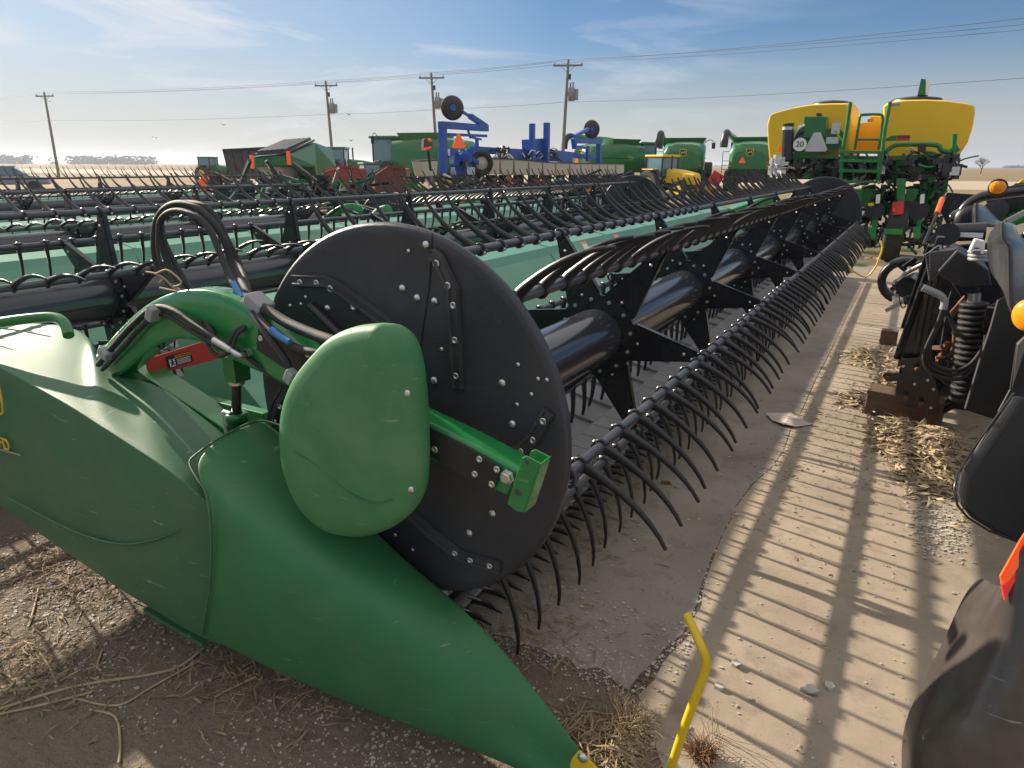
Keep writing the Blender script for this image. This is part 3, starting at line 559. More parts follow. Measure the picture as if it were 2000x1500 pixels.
    LM = Matrix(((lx.x, lz.x, ln.x, 0), (lx.y, lz.y, ln.y, 0), (lx.z, lz.z, ln.z, 0), (0, 0, 0, 1)))
    text_mesh('735FD', 0.068, Matrix.Translation(Q(-6, 862, 1.112)) @ LM, mat('decal_yellow', (.75, .50, .05), .4), 'model_lettering', body, .002)
    m = MB(); m.bar(Q(-60, 862, 1.112), Q(40, 889, 1.112), .002, .006, up=(0, 0, 1)); m.build('decal_line', mat('decal_pale', (.3, .36, .22), .5), body)
    m = MB(); rr = [Q(x, y, 1.112) for x, y in ((-45, 745), (-2, 752), (5, 790), (6, 806), (-10, 815), (-45, 800))]; m.tube(rr+[rr[0]], .004, 6); m.build('emblem_border', mat('decal_yellow2', (.75, .50, .05), .4), body)

hroot = thing('reel_header', (XC, Y0, 0), 'nearest green and black harvesting header with egg-shaped shield, yellow-tipped nose and big black end disc', 'header', 'combine headers parked side by side')
dn = header(hroot, 0, -5, True, 100, skipn=0)
# far end divider of the nearest header (seen at its far end)
def far_end(root, dx):
    yb = Y1+.06; m = MB(); rows = []
    for x, zt, zb, wd in ((-2.75, 1.10, .35, .30), (-2.2, .95, .25, .30), (-1.75, .85, .2, .28), (-1.35, .62, .16, .22), (-1.0, .38, .11, .15), (-.78, .20, .07, .09)):
        rows.append([Vector((x+dx, yb+.02+wd*a, zb+(zt-zb)*b)) for a, b in ((0, .0), (0, .5), (.05, .92), (.3, 1), (.7, .95), (.97, .6), (1, .1), (.6, 0))])
    m.grid(rows, True, True, True); m.build('divider_nose', GP, root, sub=1)
    e = rows[-1]; c = sum(e, Vector())/8; m = MB()
    m.grid([[c+(p-c)*s_+Vector((t, 0, dz)) for p in e] for t, s_, dz in ((-.02, 1.05, 0), (.03, .9, -.01), (.10, .45, -.02))], True, True, True); m.build('divider_tip', YP, root, sub=1)
    m = MB(); m.tube(smooth_path([c+Vector((.08, 0, -.02)), Q(1690, 541, Y1+.2)+Vector((dx, 0, 0)), Q(1708, 525, Y1+.2)+Vector((dx, 0, 0)), Q(1717, 505, Y1+.2)+Vector((dx, 0, 0)), Q(1723, 485, Y1+.2)+Vector((dx, 0, 0)), Q(1720, 470, Y1+.2)+Vector((dx, 0, 0))], 5), .014, 8); m.build('crop_rod', YP, root)
far_end(hroot, 0)
near_end(hroot, dn)
D2 = -3.0
h2 = thing('reel_header', (XC+D2, Y0, 0), 'second green and black header, parked right behind the nearest one with its reel fingers raised', 'header', 'combine headers parked side by side')
header(h2, D2, 24, False, 100, skipn=2.0)
far_end(h2, D2)
h2.location.y -= 0.66
# ================================================================ ground, slab, fields
def gmat(name, kind, k=1.0, sat=1.0):
    m = bpy.data.materials.new(name); m.use_nodes = True; t = m.node_tree; L = t.links.new; b = t.nodes['Principled BSDF']
    tcn = t.nodes.new('ShaderNodeTexCoord'); V = tcn.outputs['Object']
    def noise(sc_, det=8, rough=.6, dist=0, stretch=None):
        n = t.nodes.new('ShaderNodeTexNoise'); n.inputs['Scale'].default_value = sc_; n.inputs['Detail'].default_value = det; n.inputs['Roughness'].default_value = rough; n.inputs['Distortion'].default_value = dist
        if stretch: mp_ = t.nodes.new('ShaderNodeMapping'); mp_.inputs['Scale'].default_value = stretch[:3]; mp_.inputs['Rotation'].default_value = (0, 0, stretch[3] if len(stretch) > 3 else 0); L(V, mp_.inputs[0]); L(mp_.outputs[0], n.inputs['Vector'])
        else: L(V, n.inputs['Vector'])
        return n.outputs['Fac']
    def rng(x, a, b_, c=0, d=1):
        r = t.nodes.new('ShaderNodeMapRange'); r.inputs[1].default_value = a; r.inputs[2].default_value = b_; r.inputs[3].default_value = c; r.inputs[4].default_value = d; L(x, r.inputs[0]); return r.outputs[0]
    def mixc(f, c1, c2):
        x = t.nodes.new('ShaderNodeMixRGB'); L(f, x.inputs[0])
        for i, c in ((1, c1), (2, c2)):
            if isinstance(c, tuple): x.inputs[i].default_value = c+(1,)
            else: L(c, x.inputs[i])
        return x.outputs[0]
    def mth(op, a, b_):
        x = t.nodes.new('ShaderNodeMath'); x.operation = op
        for i, c in ((0, a), (1, b_)):
            if isinstance(c, (int, float)): x.inputs[i].default_value = c
            else: L(c, x.inputs[i])
        return x.outputs[0]
    vo = t.nodes.new('ShaderNodeTexVoronoi'); vo.inputs['Scale'].default_value = 70 if kind != 'slab' else 45; L(V, vo.inputs['Vector'])
    if kind == 'dirt':
        c = mixc(rng(noise(0.8), .35, .65), (.118, .092, .070), (.215, .172, .130)); c = mixc(rng(noise(14), .4, .7), c, (.21, .165, .12))
        peb = rng(vo.outputs['Distance'], .12, .25, 1, 0); pm = rng(noise(3.5), .45, .58); c = mixc(mth('MULTIPLY', peb, pm), c, (.40, .37, .33))
        c = mixc(rng(noise(160, 3), .55, .75, 0, .6), c, (.33, .27, .19)); c = mixc(rng(noise(330, 3, .8), .5, .7, 0, .6), c, (.07, .05, .035)); hgt = mth('ADD', mth('MULTIPLY', noise(30), 1.0), mth('MULTIPLY', mth('MULTIPLY', peb, pm), .6)); bs, bd = .9, .02; ro = .92
        P_ = t.nodes.new('ShaderNodeSeparateXYZ'); L(V, P_.inputs[0])
        rad = t.nodes.new('ShaderNodeVectorMath'); rad.operation = 'LENGTH'; L(V, rad.inputs[0])
        far = rng(rad.outputs['Value'], 52, 70); fc = mixc(rng(noise(0.05, 6, .6, 0, (.2, 2.2, 1)), .4, .6), (.27, .19, .105), (.20, .15, .085)); c = mixc(far, c, fc)
    elif kind == 'slab':
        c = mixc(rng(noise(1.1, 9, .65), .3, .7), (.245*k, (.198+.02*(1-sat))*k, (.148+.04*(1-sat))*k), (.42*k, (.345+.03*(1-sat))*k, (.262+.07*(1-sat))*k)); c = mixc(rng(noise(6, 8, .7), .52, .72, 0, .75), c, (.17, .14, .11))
        c = mixc(rng(noise(240, 4, .7), .5, .8, 0, .55), c, (.52, .46, .37)); c = mixc(rng(noise(0.55, 3, .5, 1.5), .60, .72, 0, .55), c, (.12, .095, .075))
        c = mixc(rng(noise(2.3, 6, .6, .4), .66, .74, 0, .5), c, (.40, .24, .13))
        spk = mth('MULTIPLY', rng(vo.outputs['Distance'], .10, .22, 1, 0), rng(noise(5), .48, .6)); c = mixc(mth('MULTIPLY', spk, .55), c, (.11, .085, .065)); c = mixc(rng(noise(420, 3, .8), .56, .8, 0, .5), c, (.16, .13, .10))
        hgt = mth('ADD', noise(260, 4), mth('MULTIPLY', noise(9, 6), .8)); bs, bd = .35, .006; ro = .85
    elif kind == 'field':
        c = mixc(rng(noise(0.02, 8, .6, 0, (.15, 1.5, 1, .3)), .35, .65), (.215, .15, .082), (.155, .11, .063)); c = mixc(rng(noise(1.4, 6, .7), .4, .65, 0, .7), c, (.34, .25, .145)); hgt = noise(2.5, 8); bs, bd = 1.0, .3; ro = .95
    elif kind == 'road':
        c = mixc(rng(noise(.4), .35, .65), (.36, .29, .215), (.44, .36, .275)); hgt = noise(20); bs, bd = .4, .02; ro = .9
    elif kind == 'verge':
        c = mixc(rng(noise(.9, 9, .7), .4, .62), (.15, .145, .055), (.33, .26, .14)); hgt = noise(12, 8); bs, bd = 1, .08; ro = .95
    elif kind == 'crack': c = mixc(rng(noise(60), .4, .6), (.07, .052, .038), (.20, .155, .11)); hgt = noise(90); bs, bd = 1, .01; ro = .95
    L(c, b.inputs['Base Color']); b.inputs['Roughness'].default_value = ro; b.inputs['Specular IOR Level'].default_value = .25
    bn = t.nodes.new('ShaderNodeBump'); bn.inputs['Strength'].default_value = bs; bn.inputs['Distance'].default_value = bd; L(hgt, bn.inputs['Height']); L(bn.outputs[0], b.inputs['Normal'])
    return m
def sheet(name, pts, z, m_):
    m = MB(); m.add([(x, y, z) for x, y in pts], [tuple(range(len(pts)))]); o = m.build(name, m_); tag(o, kind='structure'); return o
sheet('ground', [(-4500, -3000), (4500, -3000), (4500, 5000), (-4500, 5000)], -0.005, gmat('dirt', 'dirt'))
SLAB = gmat('concrete', 'slab')
crk = [(p.x, p.y) for p in (QZ(x, y, 0) for x, y in ((1238, 1352), (1262, 1322), (1288, 1292), (1306, 1266), (1340, 1240), (1350, 1207), (1366, 1180), (1370, 1150), (1380, 1120), (1392, 1088), (1404, 1062), (1412, 1040), (1430, 1010), (1436, 990), (1470, 945)))]
crk += [(-.50, 4.1), (-.485, 4.4), (-.50, 4.8), (-.49, 5.3), (-.50, 6.2), (-.49, 7.5), (-.5, 9), (-.49, 11), (-.5, 14.3)]
wd = lambda y: .024 if y < 2.02 else (.017 if y < 2.3 else (.009 if y < 2.6 else (.006 if y < 3.0 else .003)))
Lc = [(x-wd(y)*(.7+.6*random.random()), y) for x, y in crk]; Rc = [(x+wd(y)*(.7+.6*random.random()), y) for x, y in crk]
ne = [(-9.0, 2.3), (-6.0, 2.25), (-3.2, 2.1), (-2.2, 2.0), (-1.5, 1.96), (-1.1, 1.93), (-.8, 1.93)]
rnd2 = random.Random(5); ne2 = []
for (xa, ya), (xb, yb) in zip(ne, ne[1:]+[Lc[0]]):
    n_ = max(1, int((xb-xa)/.06))
    for k in range(n_): ne2.append((xa+(xb-xa)*k/n_, ya+(yb-ya)*k/n_+rnd2.gauss(0, .014)))
ne = ne2
def slab(name, pts, SLAB=SLAB):
    m = MB(); m.prism([(x, y, 0.0) for x, y in pts], (0, 0, -.10)); o = m.build(name, SLAB, bevel=.0012); tag(o, kind='structure')
slab('concrete_slab_west', ne+Lc+[(-9, 14.3)], gmat('shade_toned_concrete', 'slab', .80, 0.2))  # same concrete, the shade on it put in as a darker, greyer colour
slab('concrete_slab_east', Rc+[(7.0, 14.3), (7.0, -1.5), (.2, -1.2), (-.05, .4), (-.28, 1.25), (-.34, 1.55)][::1])
sheet('crack_floor', [(x-.10, y) for x, y in crk]+[(x+.10, y) for x, y in reversed(crk)], -0.0025, gmat('crack', 'crack'))
sheet('grass_verge', [(-10, 36), (60, 33), (70, 60), (-12, 62)], -0.002, gmat('verge', 'verge'))
sheet('gravel_road', [(-400, 72), (400, 64), (400, 104), (-400, 116)], 0.002, gmat('road', 'road'))
sheet('stubble_field', [(-2500, 190), (-60, 122), (600, 112), (2600, 160), (2600, 2600), (-2500, 2600)], -0.001, gmat('field', 'field'))
sheet('stubble_field', [(-2500, 10), (-130, 20), (-110, 100), (-2500, 170)], -0.001, gmat('field2', 'field'))
# stubble clods on the field edge at the right
# ---------------------------------------------------------------- stones, husks, straw, weeds
def stones(name, spots, m_, label=None):
    m = MB()
    for x, y, z, r in spots: m.blob((x, y, z+r*.25), r, random.uniform(.8, 1.4), random.uniform(.8, 1.3), random.uniform(.35, .7), 5, .25)
    o = m.build(name, m_); o['kind'] = 'stuff'; return o
sp_ = []
for i in range(17000):
    x, y = random.uniform(-3.6, .0), random.uniform(.9, 2.35)
    dens = .35+.5*math.sin(x*3.1+1)*math.sin(y*4.3)
    if random.random() > dens+.25: continue
    if y > 1.95 and x < -.6 and random.random() < .5: continue
    r = random.choice((.002, .0025, .003, .003, .004, .004, .005, .007)) * random.uniform(.7, 1.2)*(1.7 if random.random() < .02 else 1)
    z = -.005 if not (x > -.5 or y > 2.0) else .001
    if x > -.45 and random.random() < .93: continue
    sp_.append((x, y, z, r))
for i in range(1500): x = random.uniform(-2.4, -.62); sp_.append((x, random.gauss(1.95, .06), -.002, random.uniform(.002, .0055)))
stones('gravel', sp_, STN)
sp_ = []
for (x, y), w_ in zip(crk[:18], [1]*18):
    for k in range(int(60*wd(y)/.03)): 
        j = random.randrange(0, 17); t_ = random.random(); xx = crk[j][0]*(1-t_)+crk[j+1][0]*t_; yy = crk[j][1]*(1-t_)+crk[j+1][1]*t_
        sp_.append((xx+random.gauss(0, wd(yy)*.8), yy, -.008+random.uniform(0, .006), random.uniform(.003, .008)))
for i in range(1500):
    y = random.uniform(1.6, 12) if random.random() < .6 else random.uniform(1.6, 5); sp_.append((random.uniform(-1.6, 1.2), y, .001, random.choice((.003, .003, .004, .005, .008))*random.uniform(.6, 1.1)))
for i in range(420): sp_.append((.36+random.gauss(0, .07), 3.75+random.gauss(0, .16), .001, random.uniform(.004, .010)))
for i in range(500): sp_.append((-.46+random.gauss(0, .06), random.uniform(4, 9), .001, random.uniform(.003, .008)))
for p, r in (((1405, 1345), .02), ((1436, 1300), .022), ((1178, 935), .012), ((1578, 1350), .026), ((1620, 1343), .018), ((1550, 1000), .010)): q = QZ(*p, 0); sp_.append((q.x, q.y, .002, r))
stones('loose_stones', sp_, STN)
def leaves(name, fn, n, m_, L0=(.05, .16), W0=(.006, .018), lab=None):
    m = MB()
    for i in range(n):
        c, up = fn(); L_ = random.uniform(*L0); W_ = random.uniform(*W0); a = random.uniform(0, 2*math.pi); tl = random.uniform(-.45, .45)*up; cv = random.uniform(-.7, .7)
        rows = []; p = Vector(c); d = Vector((math.cos(a), math.sin(a), tl)); tw = random.uniform(-1, 1)
        for k in range(4):
            t = k/3; wv = W_*math.sin(math.pi*(.15+.8*t)); s1 = Vector((-d.y, d.x, math.sin(tw+t*1.5)*.8)).normalized()
            rows.append([p-s1*wv, p+Vector((0, 0, wv*.35)), p+s1*wv]); p = p+d*L_/3; d = (d+Vector((-d.y, d.x, 0))*cv*.4).normalized(); d.z -= .12*up
            p.z = max(p.z, c[2]-.01)
        m.grid(rows, True)
    o = m.build(name, m_, recalc=False); o['kind'] = 'stuff'; return o
def pile(cx, cy, sx, sy, h, z0=0.004):
    def f():
        u, v = random.gauss(0, .5), random.gauss(0, .5); return (cx+u*sx, cy+v*sy, z0+abs(random.random()*h*math.exp(-(u*u+v*v)))), 1
    return f
def mixpile(*ps):
    ws = [p[0] for p in ps]
    def f():
        return random.choices([p[1] for p in ps], ws)[0]()
    return f
gq = lambda x, y: QZ(x, y, 0)
a1, a2, a3, a4 = gq(1830, 900), gq(1700, 700), gq(1690, 790), gq(1770, 860)
leaves('corn_husks', mixpile((4, pile(a1.x+.02, a1.y, .28, .55, .05)), (3, pile(a4.x, a4.y+.1, .22, .35, .04)), (1.6, pile(a2.x, a2.y, .20, .40, .04)), (1.3, pile(a3.x-.02, a3.y+.05, .18, .22, .03)), (2, pile(.15, 6.4, .25, .5, .06))), 4200, HUSK, (.03, .13), (.004, .014))
leaves('husk_bits', mixpile((2, pile(a1.x, a1.y, .45, .9, .01)), (2, pile(.1, 5.6, .4, 1.6, .01)), (1, pile(-.3, 4.5, .5, 1.6, .004))), 1800, LIT, (.008, .04), (.001, .006))
b1, b2 = gq(60, 1290), gq(120, 1130)
leaves('straw_litter', mixpile((3, pile(b1.x, b1.y, .5, .22, .02, -.004)), (3, pile(b2.x, b2.y, .5, .2, .02, -.004)), (2, pile(-1.75, 1.28, .4, .25, .02, -.004)), (3, pile(-.60, 1.62, .16, .12, .03, -.003)), (1.2, pile(-1.2, 2.6, .5, .7, .01, .002)), (1.5, pile(-1.15, 3.4, .18, 1.6, .02, .002)), (.8, pile(-1.0, 2.0, .25, .3, .02, .002))), 3400, LIT, (.02, .10), (.0010, .0042))
sticks = [((0, 1385), (150, 1340), (330, 1310), (395, 1268)), ((150, 1365), (230, 1378), (300, 1340), (390, 1290)), ((0, 1395), (90, 1375), (180, 1352)), ((75, 1150), (66, 1190), (55, 1225)), ((70, 1265), (95, 1300), (110, 1335)), ((175, 1386), (225, 1400), (235, 1450), (232, 1490)), ((500, 1322), (450, 1345), (420, 1362)), ((0, 1310), (28, 1330), (10, 1350)), ((200, 1270), (190, 1300), (198, 1310))]
for i, s_ in enumerate(sticks):
    m = MB(); m.tube(smooth_path([QZ(x, y, 0) for x, y in s_], 4), random.uniform(.0035, .006) if i < 3 else .0045, 6)
    o = m.build('dry_stalk', STRW, loc=QZ(*s_[0], -.01)); tag(o, ['thin long dry stalk running from the bottom left corner to the green body', 'curved dry root lying under the lower edge of the green body', 'short dry stalk beside the broad pale husk leaf', 'pale upright stalk end in the sunlit straw at the left edge', 'crooked pale stalk in the sunny straw at the left', 'dark curved rootlet on the shaded gravel at the bottom left', 'faint stalk on shaded gravel under the green nose', 'stubby stalk piece cut by the left edge of the photo', 'small bent stalk below the sunny bare patch'][i], 'stalk', 'dry stalks on the ground')
m = MB(); rows = []                                     # broad husk leaf at the left edge
for k in range(9):
    t = k/8; x = 0+125*t; w_ = 26*math.sin(math.pi*min(1, t*1.05+.12))+1; rows.append([QZ(x, 1352-16*t+w_*s_, -.02)+Vector((0, 0, .012*(1-s_*s_)+.006*((j_ % 2)))) for j_, s_ in enumerate((-1, -.75, -.5, -.25, 0, .25, .5, .75, 1))])
m.grid(rows, True); tag(m.build('husk_leaf', HUSK, loc=QZ(60, 1350, 0), solid=.001), 'broad pale ribbed husk leaf lying at the bottom left edge', 'leaf')
# cardboard scrap
m = MB(); cp = [QZ(x, y, .01) for x, y in ((1496, 810), (1545, 806), (1560, 815), (1588, 828), (1556, 834), (1530, 832), (1508, 822))]
ctr = sum(cp, Vector())/7; m.add([ctr+Vector((0, 0, .02))]+[p+Vector((0, 0, random.uniform(-.004, .016))) for p in cp], [(0, i+1, (i+1) % 7+1) for i in range(7)]); tag(m.build('cardboard_scrap', CARD, loc=ctr, solid=.003), 'torn flattened piece of pale cardboard lying on the slab where shade meets sun', 'cardboard')
m = MB(); cp = [QZ(x, y, .01) for x, y in ((872, 1158), (915, 1160), (922, 1166), (905, 1172), (900, 1176), (880, 1168))]; m.prism(cp, (0, 0, .003)); tag(m.build('plastic_scrap', WH, loc=cp[0]), 'small torn white plastic scrap under the lower edge of the big black disc', 'litter')
# timber blocks
def timber(name, pts, h, lab, depth):
    A, B = QZ(*pts[0], 0), QZ(*pts[1], 0); d = (B-A); n = Vector((-d.y, d.x, 0)).normalized()*depth; m = MB(); m.prism([A, B, B+n, A+n], (0, 0, h)); return tag(m.build(name, WD, loc=A, bevel=.008), lab, 'timber', 'timber blocks under the black machine')
timber('timber_block', ((1686, 808), (1832, 838)), .19, 'long reddish brown timber block lying under the front corner of the black machine', .19)
timber('timber_block', ((1716, 672), (1750, 676)), .15, 'short square timber block farther back under the black machine', .12)
tw_ = MB(); p0 = QZ(1300, 945, 0); tw_.box(p0+Vector((0, 0, .008)), (.05, .02, .016), .4); tag(tw_.build('brick_chip', RUST, loc=p0), 'small brown brick chip on the shaded slab below the reel fingers', 'chip')
# weeds: dry tuft by the rod, brown tuft, green clumps at the far end
def tuft(name, c, n, rad, hgt, m_, lab, cat='weed', grp=None, droop=.6):
    m = MB()
    for i in range(n):
        a = random.uniform(0, 6.283); r0 = rad*.35*random.random(); p = Vector(c)+Vector((math.cos(a)*r0, math.sin(a)*r0, 0)); l = hgt*random.uniform(.5, 1.2); o_ = random.uniform(.1, 1.0)*droop
        pts = [p]; d = Vector((math.cos(a)*o_, math.sin(a)*o_, 1)).normalized()
        for k in range(3): pts.append(pts[-1]+d*l/3); d = (d+Vector((random.uniform(-.5, .5), random.uniform(-.5, .5), -.35*droop))).normalized(); pts[-1].z = max(pts[-1].z, c[2])
        m.tube(pts, [.0016, .0013, .0010, .0005], 3, False)
    return tag(m.build(name, m_, loc=c), lab, cat, grp)
q = QZ(1225, 1425, -.02); tuft('dry_weed', q, 420, .16, .10, STRW, 'pale dry weed tuft at the end of the slab crack beside the yellow rod', droop=1.5)
for k in range(9):
    pass
q = QZ(1370, 1480, .0); tuft('dry_weed', q, 260, .09, .07, mat('brown_weed', (.26, .14, .07), .8), 'reddish brown dry weed tuft right of the foot of the yellow rod', droop=1.1)
q = QZ(1395, 1440, 0); tuft('dry_weed', q, 9, .08, .16, STRW, 'few tall thin seed stems right of the yellow rod', droop=.8)
q = QZ(1190, 1390, -.02); tuft('dry_weed', q, 10, .10, .15, STRW, 'few bare curved stems rising left of the slab crack', droop=.6)
for (x, y), lab, r in (((1670, 520), 'low green grass clump beside the far yellow rod', .30), ((1700, 496), 'green and yellow grass clump left of the planter wheel', .35), ((1772, 492), 'green grass clump right of the planter wheel', .35)):
    q = QZ(x, y, -.02); tuft('grass_clump', q, 600, r*2, .10, GRS, lab, 'grass clump', 'grass clumps at the far end of the slab', 1.2)
leaves('leaf_litter', mixpile((1, pile(-.1, 15.6, 1.6, .5, .03, -.02)), (1, pile(.8, 16.0, 1.2, .5, .03, -.02)), (.5, pile(1.0, 14.6, 1.2, .3, .02, 0))), 500, HUSK, (.05, .12), (.01, .03))
# ================================================================ more headers, by copying
h3 = copy_tree(hroot, skip=('sheathed_cable', 'hose_clamp', 'model_lettering', 'emblem_border', 'decal_line')); h3.name = 'reel_header'
h3.location = (-7.15, 8.6, 0); h3.scale = (1.0, 1.0, .84); h3['label'] = 'third header, its shield just above the big black disc'
h4 = copy_tree(h2, skip=('end_disc',)); h4.location = (XC+D2-3.3, Y0-5.0, 0); h4['label'] = 'header behind the second one at the left, with rows of raised reel fingers'
h5 = copy_tree(h2, skip=('end_disc',)); h5.location = (XC+D2-9.8, Y0+0.6, 0); h5['label'] = 'farthest header at the left edge, its fingers small against the tan field'
# ================================================================ the black folding machine on the right
bt = thing('folding_corn_head', (0.75, 5.2, 0), 'black folding machine with smoky hoods and a coiled hose on timber blocks at the right', 'corn head')
def pp(name, pts, Y, off, m_, parent, bevel=.004, sub=0):
    m = MB(); m.prism([Q(x, y, Y) for x, y in pts], off); return m.build(name, m_, parent, bevel=bevel, sub=sub)
def tt(name, pts, r, m_, parent, n=10, k=5):
    m = MB(); m.tube(smooth_path([Q(*p) for p in pts], k), r, n); return m.build(name, m_, parent)
pp('end_plate', ((1762, 702), (1800, 698), (1822, 728), (1836, 770), (1832, 815), (1747, 785), (1752, 742)), 5.25, (0, .03, 0), BP, bt)
pp('mount_lug', ((1724, 733), (1734, 728), (1762, 730), (1762, 744), (1732, 746)), 5.2, (0, .03, 0), BP, bt)
for x, y in ((1733, 738), (1791, 722), (1770, 778), (1800, 790)): m = MB(); c = Q(x, y, 5.19); m.lathe(c, (0, -1, 0), [(0, .018), (.006, .016), (.008, 0)], 12); m.build('bushing', RUST, bt)
pp('inner_wall', ((1812, 520), (1850, 480), (2010, 470), (2010, 800), (1832, 812), (1790, 700)), 5.9, (0, .05, 0), BP, bt)
pp('rust_panel', ((1752, 718), (1768, 632), (1784, 628), (1782, 706)), 5.7, (0, .05, 0), RUST, bt)
pp('rust_panel', ((1855, 610), (1884, 578), (1886, 592), (1860, 622)), 5.3, (0, .05, 0), RUST, bt)
for a, b, r in (((1838, 462, 5.0), (1752, 700, 5.3), .022), ((1818, 480, 5.1), (1765, 640, 5.4), .018), ((1838, 480, 5.0), (1800, 700, 5.2), .014), ((1828, 486, 5.0), (1788, 690, 5.2), .012), ((1935, 600, 4.8), (1885, 790, 5.1), .02)):
    m = MB(); m.bar(Q(*a), Q(*b), r*2, r*1.2); m.build('frame_bar', BP, bt, bevel=.003)
pp('diagonal_plate', ((1812, 560), (1845, 590), (1800, 700), (1762, 703), (1770, 660)), 5.35, (0, .02, 0), BP, bt)
pp('box_hood', ((1830, 532), (1869, 488), (1900, 505), (1932, 527), (1938, 560), (1880, 562), (1850, 548)), 4.8, (0, .5, 0), BK, bt, .012)
pp('louvre_plate', ((1806, 497), (1832, 478), (1836, 500), (1846, 520), (1813, 549)), 4.9, (.02, .03, 0), GY, bt)
m = MB()
for k in range(9): m.bar(Q(1808+k*1.0, 500+k*5.2, 4.88), Q(1834+k*.6, 482+k*5.2, 4.88), .010, .012)
m.build('louvre_slats', BP, bt)
pp('front_louvre', ((1812, 470), (1838, 438), (1850, 446), (1826, 480)), 6.0, (.02, .05, 0), POLY, bt)
m = MB(); m.cyl(Q(1864, 454, 5.6), Q(1925, 452, 5.6), .060, 20); m.k = 1; m.box(Q(1892, 459, 5.53), (.16, .01, .03)); m.build('roller', [BP, WH], bt)
m = MB(); m.cyl(Q(1850, 458, 5.5), Q(1850, 458, 5.6), .075, 20); m.build('pivot_hub', BK, bt)
pp('white_bracket', ((1893, 488), (1904, 466), (1925, 471), (1922, 497), (1915, 497), (1914, 485), (1903, 484), (1898, 498)), 4.6, (0, .06, 0), WH, bt, .01)
m = MB()
for k in range(3): m.ring(Q(1912, 492+k*7, 4.7), (0, 0, 1), .045, .012, 16, 6)
m.build('stack_rings', GY, bt)
m = MB()
for k in range(17):
    t = k/16; m.ring(Q(1902-18*t-6*t*t, 594+184*t, 4.9), (Q(1884, 778, 4.9)-Q(1902, 594, 4.9)), .066-.010*t, .0135, 20, 8)
m.cyl(Q(1902, 590, 4.9), Q(1880, 782, 4.9), .055, 14); m.build('coiled_hose', HS, bt)
m = MB(); m.cyl(Q(1905, 545, 4.9), Q(1902, 590, 4.9), .022, 12); m.k = 1; m.cyl(Q(1903, 572, 4.9), Q(1902, 590, 4.9), .035, 8); m.build('hose_stem', [BP, ST], bt)
for dx_, dy_ in ((0, 0), (7, 8), (14, 15)):
    tt('hydraulic_hose', [(1798-dx_*.3, 556+dy_*.4, 4.8), (1815, 562+dy_*.5, 4.8), (1838, 575+dy_*.5, 4.8), (1844, 590+dy_, 4.8), (1832+dx_*.3, 630, 4.8), (1812+dx_*.4, 672, 4.8), (1804+dx_, 700, 4.8), (1813+dx_, 722-dy_*.5, 4.8), (1840+dx_, 738-dy_, 4.8), (1875, 740-dy_*1.2, 4.8), (1900, 722-dy_, 4.8), (1922, 690-dy_, 4.8), (1931-dx_*.4, 655, 4.8)], .0115, HS, bt)
m = MB(); m.tube(smooth_path([Q(x, y, 4.78) for x, y in ((1802, 562), (1820, 569), (1838, 578), (1845, 590), (1842, 604))], 3), .022, 10); m.build('hose_sleeve', GY, bt)
tt('thin_cable', [(1862, 560, 4.9), (1850, 600, 4.9), (1838, 680, 4.95), (1848, 620, 4.9)], .006, HS, bt)
m = MB()                                                   # round cover and gearbox at the outer end
rows = []
for k in range(13):
    a = R(70+180*k/12); c = Q(1765, 550, 6.6); rr = .20
    rows.append([c+Vector((math.cos(a)*rr*s_, yy, math.sin(a)*rr*s_*1.0)) for s_, yy in ((.66, .0), (.93, -.03), (1, .05), (.98, .16), (.70, .2))])
m.grid(rows, True, True, True); m.build('round_cover', BK, bt)
m = MB(); m.cyl(Q(1772, 562, 6.2), Q(1790, 552, 6.4), .085, 18); m.cyl(Q(1776, 578, 6.1), Q(1778, 592, 6.1), .045, 14); m.blob(Q(1752, 555, 6.3), .04); m.build('gearbox', BP, bt)
random.seed(8); m = MB()
for k in range(26): p = Q(random.uniform(1752, 1806), random.uniform(520, 592), 6.4+random.uniform(-.1, .3)); m.k = random.choice((0, 0, 1)); m.bar(p, p+Vector((random.uniform(-.12, .12), .03, random.uniform(-.12, .1))), random.uniform(.015, .05), .03)
m.build('drive_linkage', [BP, ST], bt)
pp('box_hood', ((1814, 492), (1868, 486), (1834, 530), (1815, 550)), 4.86, (.02, .2, 0), POLY, bt, .006)
pp('side_skirt', ((1930, 600), (1968, 585), (1990, 640), (1960, 740), (1915, 790), (1905, 700)), 5.0, (0, .05, 0), MBK, bt)
tt('drive_rod', [(1755, 545, 6.4), (1775, 530, 6.3), (1805, 515, 6.2)], .018, ST, bt)
m = MB(); m.tube([Q(1846, 384, 6.6), Q(1803, 478, 6.2)], .012, 8); m.k = 1; m.tube([Q(1841, 388, 6.58), Q(1830, 416, 6.45)], .020, 8); m.build('marker_rod', [BP, OR], bt)
m = MB(); m.tube(smooth_path([Q(x, y, 6.1) for x, y in ((1756, 575), (1758, 590), (1763, 602), (1769, 596), (1771, 580))], 4), .004, 5); m.build('chain', BP, bt)
